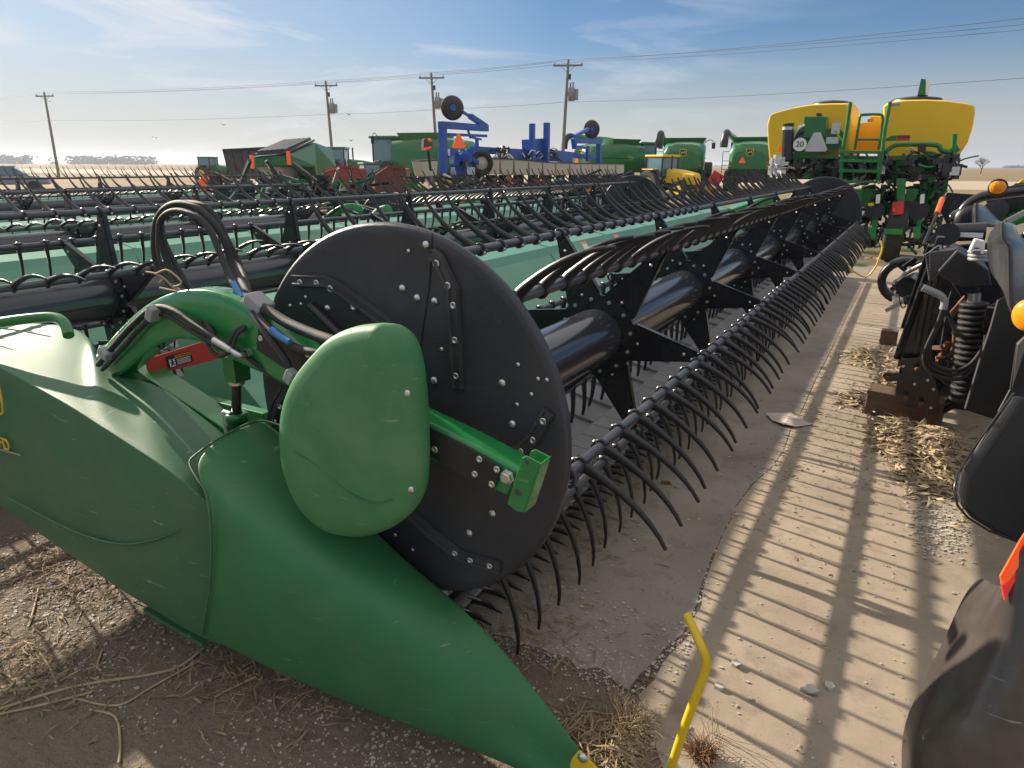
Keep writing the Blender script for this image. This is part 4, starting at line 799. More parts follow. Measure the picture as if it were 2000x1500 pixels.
# smoky hoods: a back-left flank, a crisp ridge and a front face
def hood(Yf, rows_, m_=POLY):
    rows = []
    for y, xl, xr, xe, dl, de in rows_:
        rows.append([Q(xl, y[0], Yf+dl), Q(xl+(xr-xl)*.55, y[0]*.45+y[1]*.55, Yf+dl*.45), Q(xr-2.5, y[1], Yf+.03), Q(xr+1.5, y[1], Yf-.02), Q(xr+6, y[1]+.5, Yf-.03), Q(xr+(xe-xr)*.5, y[1]+1, Yf+de*.35-.03), Q(xe, y[1]+4, Yf+de)])
    m = MB(); m.grid(rows, True); o = m.build('smoky_hood', m_, bt, sub=1); md = o.modifiers.new('s', 'SOLIDIFY'); md.thickness = .006; return o
hood(3.5, [((446, 433), 1940, 1954, 1982, .35, .35), ((452, 436), 1934, 1953, 1985, .40, .2), ((466, 452), 1929, 1953, 1988, .42, .1), ((478, 470), 1928, 1954, 2004, .42, .25), ((484, 476), 1928, 1966, 2040, .42, .5), ((500, 490), 1928, 1967, 2060, .40, .6), ((530, 540), 1931, 1967, 2070, .35, .6), ((560, 590), 1955, 1968, 2080, .2, .6), ((575, 606), 1966, 1970, 2090, .1, .6), ((640, 648), 1992, 2002, 2090, .05, .5)])
hood(6.0, [((404, 397), 1899, 1904, 1924, .35, .3), ((412, 400), 1897, 1903, 1927, .4, .3), ((424, 412), 1896, 1903, 1936, .4, .3), ((432, 424), 1896, 1903, 1950, .4, .4), ((442, 442), 1897, 1903, 1965, .35, .5)])
m = MB(); m.lathe(Q(1896, 430, 6.3), (0, -1, 0), [(0, .11), (.02, .11), (.03, .06), (.03, 0)], 20); m.build('work_lamp', BK, bt)
m = MB(); m.smooth = True; cA = Q(2018, 618, 3.38); m.lathe(cA+Vector((0, .03, 0)), (-.5, -.85, .1), [(0, .070), (.016, .068), (.028, .05), (.034, 0)], 24); m.build('amber_lamp', AM, bt)
tt('control_lever', [(1880, 425, 6.5), (1866, 432, 6.4), (1860, 422, 6.4), (1872, 414, 6.5)], .025, BP, bt); tt('control_lever', [(1866, 430, 6.4), (1872, 445, 6.3), (1878, 455, 6.2)], .020, BP, bt)
# black deck panels and the near rounded flap
def slabp(name, pts, D0, D1, th, m_, bevel=.01):
    f = [QD(x, y, D0+(D1-D0)*k) for x, y, k in pts]; c = (f[1]-f[0]).cross(f[2]-f[0]).normalized()*th
    m = MB(); m.prism(f, c); return m.build(name, m_, bt, bevel=bevel)
slabp('deck_panel', ((1950, 585, 0), (1965, 578, 0), (2010, 640, .2), (2060, 760, .2), (2040, 850, 0), (1885, 800, 0), (1915, 700, 0), (1935, 640, 0)), 3.9, 4.0, .02, MBK)
slabp('deck_panel', ((1985, 672, .0), (2010, 650, .2), (2100, 700, .4), (2100, 1000, .4), (1990, 930, .1), (1890, 905, 0), (1935, 830, 0), (1972, 762, 0)), 2.9, 2.7, .02, MBK)
fl = [(1978, 770, .5), (1905, 875, .2), (1872, 925, .1), (1866, 955, .05), (1872, 985, 0), (1890, 1008, 0), (1930, 1033, 0), (2000, 1060, 0), (2090, 1090, .1), (2090, 800, .6)]
slabp('rounded_flap', fl, 2.25, 2.6, .03, MBK, .014)
m = MB(); m.tube([QD(x, y, 2.22+.3*k) for x, y, k in ((1980, 768, 1), (1905, 870, .5), (1870, 925, .15), (1864, 955, .05), (1870, 987, 0), (1890, 1011, 0), (1930, 1036, 0), (2000, 1063, 0))], .004, 6); m.build('flap_edge', BP, bt)
m = MB(); rows = []
for pts in (((2090, 900), (2050, 985), (2000, 1062), (1972, 1110), (1962, 1150)), ((2120, 960), (2060, 1050), (2005, 1110), (1960, 1165), (1925, 1200)), ((2160, 1050), (2080, 1150), (2010, 1200), (1950, 1255), (1893, 1280)), ((2200, 1180), (2100, 1280), (2010, 1320), (1920, 1350), (1852, 1362)), ((2240, 1330), (2130, 1400), (2020, 1420), (1900, 1440), (1812, 1440)), ((2280, 1450), (2150, 1500), (2020, 1510), (1900, 1515), (1797, 1500)), ((2300, 1600), (2150, 1620), (2020, 1620), (1900, 1620), (1800, 1600))):
    r = [QD(x, y, 1.30-.10*math.sin(math.pi*(k+.3)/4.6)+.02*(k == 4)) for k, (x, y) in enumerate(pts)]
    e = r[-1]; r += [e+cf*.03-r2*.004, e+cf*.10+r2*.02]; rows.append(r)
m.grid(rows, True); m.build('snout_hood', SNT, bt, sub=2)
m = MB(); n_ = -cf*.004
m.add([QD(x, y, 1.215)+n_ for x, y in ((2040, 1000), (1990, 1068), (1957, 1128), (1957, 1142), (1970, 1130), (2000, 1085), (2040, 1030))], [tuple(range(7))]); m.prism([QD(x, y, 1.22) for x, y in ((2040, 985), (1994, 1055), (1955, 1125), (1963, 1172), (1998, 1105), (2040, 1045))], cf*.004); m.build('reflector', OR, bt)
m = MB(); m.prism([QD(x, y, 1.214) for x, y in ((1957, 1142), (1975, 1115), (2000, 1078), (2040, 1022), (2040, 1045), (1998, 1105), (1963, 1172))], cf*.003); m.build('reflector', mat('red_reflector', (.8, .03, .02), .25, emit=.08), bt)
random.seed(14)
for k in range(16):
    x, y = random.uniform(1812, 1925), random.uniform(585, 780); p = Q(x, y, 5.5); q = p+Vector((random.uniform(-.25, .2), -.05, random.uniform(-.25, .25)))
    m = MB(); m.k = k % 5 == 0
    if k % 2: m.tube(smooth_path([p, (p+q)/2+Vector((.05, 0, -.08)), q], 4), random.uniform(.008, .02), 8)
    else: m.bar(p, q, random.uniform(.02, .06), random.uniform(.015, .04))
    m.build('inner_linkage', [BP, RUST], bt)
for x, y in ((1812, 742), (1823, 760), (1786, 750), (1764, 715), (1818, 796)): m = MB(); m.lathe(Q(x, y, 5.24), (0, -1, 0), [(0, .010), (.006, .010), (.006, 0)], 6, False); m.build('plate_bolt', ST, bt)
m = MB(); m.grid([[Vector((x, y, z)) for x, z in ((1.05, .35), (1.0, .9), (1.2, 1.25), (1.7, 1.3), (2.0, .9), (2.0, .35))] for y in (1.7, 7.3)], False, True, True); m.build('main_body', MBK, bt, bevel=.03)
for y in (2.4, 4.5, 6.6): m = MB(); m.box((1.5, y, .18), (.5, .18, .36)); m.build('stand_foot', BP, bt, bevel=.01)
for a, b in (((.62, 1.35, .62), (1.3, 1.9, .6)), ((.75, 2.4, .7), (1.3, 2.6, .7)), ((.70, 2.75, .9), (1.3, 3.0, .9)), ((.72, 3.85, .8), (1.3, 4.0, .8)), ((.80, 5.9, .7), (1.3, 5.8, .7))): m = MB(); m.bar(a, b, .10, .12); m.build('cross_bracket', BP, bt, bevel=.006)
# machine parked behind it (only its edge shows)
bk = thing('planter_frame', (3.5, 10.0, 0), 'implement frame with an orange marker lamp behind the black machine at the right edge', 'implement')
m = MB(); m.tube(smooth_path([Q(x, y, 8.5) for x, y in ((1872, 424), (1890, 400), (1920, 384), (1960, 378), (2010, 372), (2080, 366))], 5), .05, 8); m.build('curved_tube', BP, bk)
pp('side_plate', ((1834, 408), (1850, 376), (1905, 380), (1925, 386), (1880, 420), (1850, 440)), 9.2, (0, .05, 0), BP, bk)
pp('side_plate', ((1925, 392), (2050, 372), (2050, 425), (1960, 430), (1935, 405)), 9.6, (0, .05, 0), BP, bk)
pp('side_plate', ((1962, 372), (1985, 358), (2050, 352), (2050, 372), (1985, 378)), 8.6, (0, .05, 0), BP, bk)
pp('yellow_plate', ((1988, 358), (1996, 350), (2040, 346), (2040, 356)), 8.5, (0, .03, 0), YP, bk)
m = MB(); m.tube([Q(1955, 368, 8.2), Q(2010, 360, 8.3)], .012, 8); m.k = 1; m.blob(Q(1949, 366, 8.1), .066, 1.05, .5, .95, 12); m.k = 2; m.ring(Q(1949, 366, 8.12), (0, -1, 0), .07, .012, 20, 6); m.build('marker_lamp', [BP, AM, BK], bk)
m = MB()
for k in range(8): m.bar(Q(1965+k*7, 440-k*2, 9.4), Q(1975+k*8, 418-k*3, 9.4), .04, .03)
m.bar(Q(1950, 446, 9.5), Q(2040, 415, 9.5), .06, .06); m.build('green_linkage', GB, bk)
m = MB(); m.bar(Q(1968, 432, 8.8), Q(2040, 395, 8.8), .05, .05); m.build('rod', ST, bk); m = MB(); m.cyl(Q(1945, 410, 9.3), Q(1950, 420, 9.7), .12, 16); m.build('cross_tube', BP, bk)
tt('arm', [(1975, 520, 6.5), (2010, 450, 6.5), (2060, 430, 6.5)], .03, BP, bk)
# ================================================================ big yellow-tank planter
PY = 15.4
pl = thing('tank_planter', (.2, PY, 0), 'large green planter with two big yellow tanks, green steps and a white 20 sign', 'planter')
T = lambda x, y: (1450+x/3.636, 130+y/3.636)
def tank(out, Y, depth, nm='yellow_tank', sh=None):
    P = [Q(*T(x, y), Y+.9) for x, y in out]; c = sum(P, Vector())/len(P); top = max(p.z for p in P); rows = []
    for t, s_, dz in ((0.0, .90, -.16), (.0, .955, -.13), (.10, .985, -.10), (.45, 1.0, 0), (.6, 1.0, 0), (1, .97, 0), (1.03, .9, 0)):
        rows.append([Vector((c.x+(p.x-c.x)*s_, Y+t*depth, c.z+(p.z-c.z)*(s_ if p.z < c.z else 1)+dz*max(0, min(1, (p.z-c.z)/.7)))) for p in P])
    m = MB(); m.grid(rows, False, True, True); return m.build(nm, YT, pl, bevel=.05)
tank([(240, 740), (222, 560), (218, 430), (238, 345), (275, 325), (400, 287), (520, 264), (650, 256), (770, 256), (800, 270), (812, 310), (812, 430), (800, 600), (740, 720), (560, 760)], PY+.4, 2.0)
tank([(1090, 740), (1008, 600), (1003, 420), (1010, 280), (1045, 250), (1150, 233), (1300, 229), (1450, 238), (1600, 263), (1640, 280), (1643, 335), (1622, 450), (1592, 545), (1530, 640), (1300, 740)], PY+.4, 2.0)
tank([(790, 620), (795, 410), (925, 400), (930, 352), (1005, 350), (1010, 620)], PY+2.3, 1.2)
for x, y, w_ in ((635, 250, 120), (1235, 223, 140)):
    m = MB(); c = Q(*T(x, y+12), PY+1.3)-Vector((0, 0, .05)); r = w_/3.636*.0118; m.lathe(c, (0, 0, 1), [(0, r), (.05, r), (.07, r*.9), (.10, r*.45), (.12, 0)], 28); m.build('tank_lid', BK, pl)
def pq(name, pts, Y, off, m_, bevel=.006): m = MB(); m.prism([Q(*T(x, y), Y) for x, y in pts], off); return m.build(name, m_, pl, bevel=bevel)
pq('vent_box', ((1242, 205), (1268, 86), (1303, 90), (1300, 205)), PY+1.0, (0, .25, 0), GM); pq('vent_box', ((1303, 100), (1332, 108), (1318, 205), (1300, 205)), PY+1.0, (0, .2, 0), WH)
pq('fan_box', ((440, 355), (600, 355), (590, 505), (432, 505)), PY-.1, (0, .4, 0), GM); pq('fan_cap', ((525, 330), (562, 330), (562, 352), (525, 352)), PY, (0, .15, 0), BP)
m = MB(); m.cyl(Q(*T(462, 540), PY-.05), Q(*T(462, 540), PY+.3), .30, 24); m.build('fan_housing', GM, pl)
m = MB(); m.cyl(Q(*T(640, 520), PY-.05), Q(*T(640, 520), PY+.3), .22, 20); m.k = 1; m.box(Q(*T(640, 525), PY-.1), (.22, .1, .12)); m.box(Q(*T(665, 440), PY-.1), (.15, .1, .2)); m.build('hydraulic_motor', [GM, ST], pl)
pq('slow_triangle', ((506, 470), (556, 468), (604, 590), (590, 604), (450, 604), (442, 588)), PY-.25, (0, .012, 0), mat('sign_grey', (.5, .5, .53), .5))
m = MB(); c = Q(*T(408, 553), PY-.27); m.cyl(c, c+Vector((0, .01, 0)), .125, 28); sg = m.build('speed_sign', WH, pl)
M4 = Matrix(((1, 0, 0, 0), (0, 0, -1, 0), (0, 1, 0, 0), (0, 0, 0, 1))); text_mesh('20', .15, Matrix.Translation(c-Vector((0, .006, 0))) @ M4, BP, 'sign_number', sg, .002)
m = MB(); a, b = Q(*T(328, 405), PY-.2), Q(*T(316, 665), PY-.2); m.cyl(a, b, .105, 24); m.k = 1; m.cyl(a-Vector((0, 0, .06)), a-Vector((0, 0, .12)), .112, 24); m.build('air_cylinder', [BP, ST], pl)
tt('steel_pipe', [(*T(440, 420), PY-.1), (*T(400, 440), PY-.15), (*T(365, 500), PY-.15), (*T(360, 580), PY-.1)], .035, ST, pl); tt('black_hose', [(*T(430, 460), PY-.1), (*T(380, 500), PY-.15), (*T(385, 590), PY-.1)], .03, HS, pl)
tt('yellow_cable', [(*T(660, 450), PY-.15), (*T(685, 500), PY-.15), (*T(715, 530), PY-.1)], .02, mat('lime_cable', (.35, .45, .05), .5), pl)
for s_ in ([(768, 252), (742, 430), (712, 600), (702, 745)], [(1050, 250), (1012, 450), (988, 650), (972, 770)]): tt('ladder_rail', [(*T(*q), PY-.4) for q in s_], .036, GM, pl)
tt('platform_rail', [(*T(*q), PY-.1) for q in ((798, 590), (820, 450), (836, 355), (865, 342), (960, 340), (996, 355), (990, 450), (968, 590))], .026, GM, pl); tt('platform_rail', [(*T(815, 518), PY-.1), (*T(980, 518), PY-.1)], .022, GM, pl)
for y in (606, 668, 740, 815): m = MB(); m.bar(Q(*T(690, y), PY-.5), Q(*T(965, y+4), PY-.5), .26, .05); m.build('step', GM, pl, bevel=.005)
pq('step_side', ((690, 740), (700, 600), (722, 600), (712, 820), (690, 820)), PY-.55, (0, .3, 0), GM); pq('step_side', ((960, 600), (985, 600), (975, 820), (950, 820)), PY-.55, (0, .3, 0), GM)
pq('water_bottle', ((820, 690), (832, 640), (870, 640), (885, 735), (815, 735)), PY, (0, .2, 0), GLS)
m = MB(); m.cyl(Q(*T(910, 372), PY-.1), Q(*T(910, 392), PY-.1), .05, 14); m.build('amber_beacon', AM, pl)
pq('rail_plate', ((1015, 515), (1060, 490), (1098, 488), (1092, 525), (1020, 530)), PY+.1, (0, .03, 0), GM); pq('tank_reflector', ((1098, 487), (1192, 487), (1190, 507), (1097, 507)), PY+.1, (0, .02, 0), mat('dark_red', (.25, .02, .02), .4)); pq('tank_reflector', ((1097, 507), (1190, 507), (1188, 526), (1092, 526)), PY+.1, (0, .02, 0), RD)
pq('tank_decal', ((1048, 262), (1120, 258), (1120, 278), (1048, 284)), PY+.3, (0, .01, 0), GY)
tt('guard_tube', [(*T(*q), PY-.1) for q in ((1015, 605), (1075, 562), (1150, 552), (1370, 556), (1415, 595), (1480, 606), (1500, 560), (1508, 480))], .045, GM, pl)
pq('bracket_plate', ((1488, 605), (1495, 490), (1508, 478), (1522, 490), (1516, 540), (1545, 590), (1560, 580), (1520, 615)), PY, (0, .06, 0), GM)
pq('valve_block', ((1245, 550), (1305, 548), (1302, 605), (1246, 608)), PY-.2, (0, .15, 0), BP)
pq('main_frame', ((290, 612), (700, 628), (985, 640), (1500, 610), (1500, 655), (980, 672), (700, 655), (290, 655)), PY, (0, .35, 0), GM)
random.seed(11)
def clutter(name, box, Y, n, mats_, parent, conv=T, tubes=True):
    m = MB()
    for k in range(n):
        x, y = random.uniform(box[0], box[2]), random.uniform(box[1], box[3]); p = Q(*conv(x, y), Y+random.uniform(-.3, .5)); m.k = random.choices(range(len(mats_)), [6]+[1]*(len(mats_)-1))[0]
        if tubes and random.random() < .5:
            q = p+Vector((random.uniform(-.5, .5), random.uniform(-.2, .2), random.uniform(-.25, .25))); m.tube(smooth_path([p, (p+q)/2+Vector((0, 0, random.uniform(-.15, .15))), q], 3), random.uniform(.012, .03), 6)
        else: m.box(p, (random.uniform(.05, .22), random.uniform(.05, .2), random.uniform(.04, .18)), random.random())
    return m.build(name, mats_, parent)
clutter('hose_bundle', (320, 665, 1520, 780), PY, 240, [BP, ST, HS, GM], pl)
clutter('fittings', (1390, 650, 1500, 750), PY-.2, 60, [BP, BP, ST], pl, tubes=False)
clutter('fittings', (215, 660, 300, 770), PY-.2, 40, [ST, BP, GY], pl, tubes=False)
clutter('row_unit_parts', (850, 900, 1420, 1270), PY+.7, 260, [BP, BP, GM, HS, ST], pl)
clutter('row_unit_linkage', (860, 780, 1400, 1050), PY+.3, 130, [GM, BP, HS, BP], pl)
m = MB()
for x, w_ in ((700, 60), (1290, 70)): m.bar(Q(*T(x, 690), PY+.5), Q(*T(x+20, 790), PY+.5), 1.2, .5)
m.bar(Q(*T(330, 720), PY+.7), Q(*T(1500, 720), PY+.7), .6, .45); m.build('dark_undercarriage', BP, pl)
pq('center_column', ((1092, 795), (1162, 795), (1152, 960), (1098, 960)), PY-.6, (0, .3, 0), GM); pq('rear_leg', ((1412, 770), (1470, 770), (1455, 880), (1400, 930)), PY+.4, (0, .3, 0), GM); pq('rear_leg', ((1368, 950), (1405, 940), (1380, 1010)), PY, (0, .2, 0), GM)
m = MB(); m.cyl(Q(*T(1106, 960), PY-.6), Q(*T(1102, 1050), PY-.6), .10, 16); m.build('red_hub', RD, pl)
# tyre with tread, seen from behind
wc = Q(*T(1075, 1222), 15.0); wc.z = .585; wc.y = 15.25; m = MB(); rows = []; n = 48
prof = [(-.15, .40), (-.17, .50), (-.155, .555)]+[(-.155+.031*k, .575 if k % 2 else .588) for k in range(1, 10)]+[(.155, .555), (.17, .50), (.15, .40)]
tilt = Matrix.Rotation(R(4), 3, 'Y')
for i in range(n+1):
    a = 2*math.pi*i/n; rows.append([wc+tilt @ Vector((x, math.cos(a)*r, math.sin(a)*r)) for x, r in prof])
m.grid(rows, True); wh = m.build('wheel', RB, pl); m = MB(); m.cyl(wc-Vector((.10, 0, 0)), wc+Vector((.10, 0, 0)), .40, 24); m.build('rim', GM, wh)
pq('wheel_scraper', ((1005, 1152), (1140, 1156), (1136, 1195), (1002, 1190)), PY-.85, (0, .05, 0), GB)
for cx_ in (930, 1245):
    u = MB(); u.cyl(Q(*T(cx_+8, 1022), PY-.5), Q(*T(cx_+8, 1022), PY-.1), .17, 20); u.build('seed_canister', BK, pl)
    pq('unit_shank', ((cx_-5, 1080), (cx_+28, 1080), (cx_+10, 1230), (cx_-25, 1230)), PY-.5, (0, .15, 0), GM); pq('unit_casting', ((cx_-35, 1140), (cx_+22, 1140), (cx_+15, 1220), (cx_-30, 1220)), PY-.6, (0, .12, 0), GB)
    pq('unit_arm', ((cx_-80, 870), (cx_+10, 870), (cx_-40, 1010), (cx_-90, 960)), PY-.3, (0, .15, 0), GM); pq('unit_decal', ((cx_+20, 910), (cx_+50, 905), (cx_+45, 970), (cx_+15, 975)), PY-.55, (0, .02, 0), WH)
    for s_ in (-55, -20, 20, 60):
        m = MB(); c = Q(*T(cx_+s_, 1225), PY-.3); m.cyl(c-Vector((.015, 0, 0)), c+Vector((.015, 0, 0)), .18, 20); m.build('closing_disc', BP, pl)
pq('sill_plate', ((760, 870), (850, 870), (835, 1020), (800, 1040), (770, 960)), PY-.8, (0, .1, 0), GM); pq('sill_decal', ((785, 895), (818, 895), (815, 940), (783, 940)), PY-.83, (0, .02, 0), WH)
pq('unit_decal', ((890, 970), (935, 968), (930, 990), (895, 992)), PY-.6, (0, .02, 0), YP); pq('tail_reflector', ((250, 590), (266, 545), (276, 590), (262, 610)), PY-.3, (0, .02, 0), OR)
# ================================================================ background machines
def box_thing(parent, name, c, d, m_, bevel=.02, rot=None): m = MB(); m.box(c, d, rot); return m.build(name, m_, parent, bevel=bevel)
def emblem(parent, c, s, ax):                              # yellow bordered shield with a small leaping animal
    ux = ax; uz = Vector((0, 0, 1)); n = ux.cross(uz); P = lambda u, v, d: c+ux*u*s+uz*v*s+n*d
    m = MB(); m.prism([P(u, v, 0) for u, v in ((-.5, .5), (.5, .5), (.5, -.35), (0, -.55), (-.5, -.35))], n*.01); m.k = 1
    m.prism([P(u, v, .011) for u, v in ((-.42, .42), (.42, .42), (.42, -.3), (0, -.46), (-.42, -.3))], n*.005); m.k = 0
    m.prism([P(u, v, .017) for u, v in ((-.34, -.2), (-.2, .02), (-.3, .06), (-.1, .14), (.12, .1), (.2, .26), (.34, .34), (.28, .12), (.36, -.12), (.2, -.02), (0, 0), (-.14, -.05), (-.2, -.24))], n*.004)
    return m.build('emblem', [YP, BP], parent)
def wheel(parent, c, r, w_, rim=YP, lug=True):
    m = MB(); rows = []; n = 36 if lug else 24; c = Vector(c)
    for i in range(n+1):
        a = 2*math.pi*i/n; k = .035*r if (lug and i % 2) else 0; rows.append([c+Vector((x*w_, math.cos(a)*(q*r+(k if q > .9 else 0)), math.sin(a)*(q*r+(k if q > .9 else 0)))) for x, q in ((-.42, .55), (-.5, .7), (-.5, .93), (-.35, 1), (.35, 1), (.5, .93), (.5, .7), (.42, .55))])
    m.grid(rows, False); o = m.build('wheel', RB, parent); m = MB(); m.cyl(c-Vector((w_*.36, 0, 0)), c+Vector((w_*.36, 0, 0)), r*.56, 20); m.build('rim', rim, o); return o
def combine(loc, rz, label):
    t = thing('combine_harvester', (0, 0, 0), label, 'combine', 'green combine harvesters in the background')
    # local: rear faces -Y, x to the right
    m = MB(); rows = []
    for y, w_, zb, zt, r in ((-3.9, 1.15, 1.55, 2.75, .25), (-3.6, 1.40, 1.35, 3.25, .3), (-2.4, 1.55, 1.25, 3.45, .25), (-.5, 1.55, 1.2, 3.45, .15), (1.6, 1.5, 1.2, 3.3, .15)):
        rows.append([Vector((x, y, z)) for x, z in ((-w_, zb), (-w_, zt-r*2), (-w_+r, zt-r*.4), (-w_*.4, zt), (w_*.4, zt), (w_-r, zt-r*.4), (w_, zt-r*2), (w_, zb))])
    m.grid(rows, True, True, True); m.build('body', GM, t, bevel=.03)
    m = MB(); m.box((0, -3.2, 1.15), (2.3, 1.1, .75)); m.box((0, -1.2, .95), (1.5, 4, .7)); m.build('chopper', BP, t, bevel=.04)
    m = MB(); m.grid([[Vector((x*s_, y*s_-.4, z)) for x, y in ((-1.35, -1.3), (1.35, -1.3), (1.35, 1.3), (-1.35, 1.3))] for z, s_ in ((3.3, .95), (3.75, 1.12))], False, True); m.build('grain_tank', GM, t, solid=.04)
    m = MB(); m.tube(smooth_path([(-1.5, 1.3, 3.1), (-1.75, .9, 3.7), (-1.75, -1.5, 3.85), (-1.7, -3.4, 3.95)], 5), .23, 16); m.k = 1; m.tube(smooth_path([(-1.7, -3.4, 3.95), (-1.72, -3.9, 3.95), (-1.75, -4.2, 3.5), (-1.76, -4.25, 3.0)], 5), [.24]*10+[.27]*6, 16); m.build('unloading_auger', [GM, BK], t)
    m = MB(); m.box((0, 2.5, 2.5), (2.0, 1.6, 1.9)); cb = m.build('cab', GLS, t, bevel=.12)
    m = MB(); m.box((0, 2.5, 3.52), (2.25, 2.0, .18)); m.build('cab_roof', GM, cb, bevel=.06)
    m = MB()
    for x in (-1, 1):
        for y in (1.75, 3.25): m.box((x, y, 2.5), (.08, .08, 1.9))
    m.build('cab_posts', BP, cb)
    for x in (-1, 1):
        wheel(t, (x*1.75, 2.2, 1.0), 1.0, .75); wheel(t, (x*1.45, -2.6, .72), .72, .55)
        m = MB(); m.tube(smooth_path([(x*1.2, 2.6, 3.4), (x*1.75, 2.6, 3.75), (x*2.05, 2.6, 3.6)], 3), .03, 6); m.box((x*2.08, 2.6, 3.3), (.28, .10, .48)); m.build('mirror', BP, t, bevel=.02)
        box_thing(t, 'tail_lamp', (x*1.15, -3.86, 1.95), (.32, .06, .16), RD); box_thing(t, 'tail_lamp', (x*1.2, -3.8, 1.75), (.26, .06, .10), AM)
    m = MB(); m.prism([(-.70, -3.93, 1.95), (-.20, -3.93, 1.95), (-.45, -3.93, 2.38)], (0, .02, 0)); m.build('warning_triangle', OR, t)
    emblem(t, Vector((0.0, -3.9, 2.65)), .5, Vector((1, 0, 0)))
    m = MB()
    for x in (-2.05, -1.55):
        m.tube([(x, -2.3, 1.2), (x, -2.3, 2.75)], .025, 6)
    for z in (1.5, 1.8, 2.1, 2.75): m.tube([(-2.05, -2.3, z), (-1.55, -2.3, z)], .022, 6)
    m.build('ladder', GM, t); box_thing(t, 'side_panel_line', (1.56, -1.4, 2.3), (.03, 3.0, .06), BP, .0)
    t.location = loc; t.rotation_euler.z = rz; return t
def gpos(px, D, z=0): q = QH(px, 330, D); return Vector((q.x, q.y, z))
c3 = combine(gpos(1473, 57), R(5), 'green combine nearest the yellow tanks, seen from behind with a red triangle on its back')
def another(src, loc, rz, label, s=1.0, skip=()):
    o = copy_tree(src, skip=skip); o.location = loc; o.rotation_euler.z = rz; o.scale = (s, s, s); o['label'] = label; return o
another(c3, gpos(1336, 58), R(14), 'green combine standing behind the small yellow tractor with the glass cab')
another(c3, gpos(1206, 60), R(-28), 'green combine right of the blue planter, partly behind the thin red bonnet')
another(c3, gpos(825, 50), R(100), 'long green combine seen side on behind the left end of the blue planter', 1.0, ('unloading_auger',))
def tractor(loc, rz, label, body=GM, rim=YP, s=1.0):
    t = thing('tractor', (0, 0, 0), label, 'tractor', None)
    m = MB(); m.grid([[Vector((x*w_, y, z)) for x, z in ((-1, zb), (-1, zt-.15), (-.6, zt), (.6, zt), (1, zt-.15), (1, zb))] for y, w_, zb, zt in ((.4, .50, 1.1, 2.05), (1.6, .45, 1.05, 1.95), (2.7, .38, 1.0, 1.75), (2.8, .3, 1.1, 1.6))], True, True, True); h_ = m.build('hood', body, t, bevel=.03)
    m = MB(); m.box((0, -.5, 2.15), (1.6, 1.5, 1.3)); cb = m.build('cab', GLS, t, bevel=.08); box_thing(cb, 'cab_roof', (0, -.5, 2.88), (1.75, 1.75, .16), body, .05)
    m = MB()
    for x in (-.8, .8):
        for y in (-1.25, .25): m.box((x, y, 2.15), (.09, .09, 1.35))
    m.build('cab_posts', BP, cb); box_thing(t, 'chassis', (0, .8, .95), (.7, 3.4, .5), BP, .05)
    for x in (-1, 1): wheel(t, (x*1.05, -.7, .95), .95, .5, rim); wheel(t, (x*.95, 2.0, .65), .65, .4, rim); box_thing(t, 'fender', (x*1.0, -.7, 1.98), (.5, 1.1, .08), body, .03)
    m = MB(); m.cyl((.55, .9, 2.0), (.55, .9, 2.9), .06, 10); m.build('exhaust', BP, t)
    t.location = loc; t.rotation_euler.z = rz; t.scale = (s, s, s); return t
tr = tractor(gpos(672, 62), R(-60), 'green tractor with glass cab just right of the big green cart', s=1.05)
tr['group'] = 'green tractors in the background'
another(tr, gpos(415, 75), R(-75), 'green tractor at the left of the dark trailer, small against the field', .8)
another(tr, gpos(712, 42), R(150), 'low green tractor facing the camera between the red boxes and the long combine', .62)
yt = tractor(gpos(1303, 40), R(-115), 'small yellow tractor with blue tinted glass cab and raised front', YT, YP, .78); emblem(yt, Vector((.48, 1.6, 1.55)), .35, Vector((0, 1, 0)))
rt = tractor(gpos(1196, 36), R(-95), 'low red tractor bonnet showing over the right end of the beige hoppers', RD, RD, .62)
# ---------------------------------------------------------------- cart, trailer, red boxes
def pixthing(name, label, cat, px, D, group=None): return thing(name, gpos(px, D), label, cat, group)
C2 = lambda x, y: (400+x/4, 150+y/4)
def quadmesh(parent, name, pts, faces, m_, th=0, bevel=.02):
    m = MB(); m.add([QH(*C2(x, y), D) for x, y, D in pts], faces); return m.build(name, m_, parent, bevel=0 if th else bevel, solid=th)
gc = pixthing('grain_cart', 'big green hopper cart with a dark ribbed cover, left of centre behind the reels', 'cart', 580, 27)
quadmesh(gc, 'hopper', [(380, 625, 24), (660, 602, 24), (668, 700, 24), (386, 706, 24), (860, 512, 26), (990, 560, 28), (1032, 720, 28), (890, 860, 26), (862, 700, 25), (600, 528, 30), (420, 600, 30), (860, 800, 32), (500, 800, 30)],
         [(0, 1, 2, 3), (1, 4, 8, 2), (4, 5, 6, 7), (4, 7, 8), (0, 10, 9, 4, 1), (9, 5, 4), (3, 2, 8, 7, 11, 12), (5, 9, 11), (5, 11, 6), (6, 11, 7), (10, 12, 11, 9), (0, 3, 12, 10)], GM, 0, .04)
m = MB(); A, B, C_, D_ = QH(*C2(385, 618), 23.9), QH(*C2(600, 520), 29.9), QH(*C2(860, 503), 25.9), QH(*C2(660, 595), 23.9); m.prism([A, B, C_, D_], (0, 0, .06))
for k in range(1, 7): t = k/7; m.bar(A+(D_-A)*t+Vector((0, 0, .09)), B+(C_-B)*t+Vector((0, 0, .09)), .10, .10)
m.build('ribbed_cover', DKG, gc)
for x, y in ((370, 665), (655, 635)): m = MB(); m.box(QH(*C2(x, y), 23.7), (.13, .06, .40)); m.build('marker_lamp', OR, gc, bevel=.01)
m = MB(); a = QH(*C2(620, 760), 25); m.box((a.x, a.y, .8), (2.2, 2.2, .5)); m.build('running_gear', BP, gc, bevel=.05)
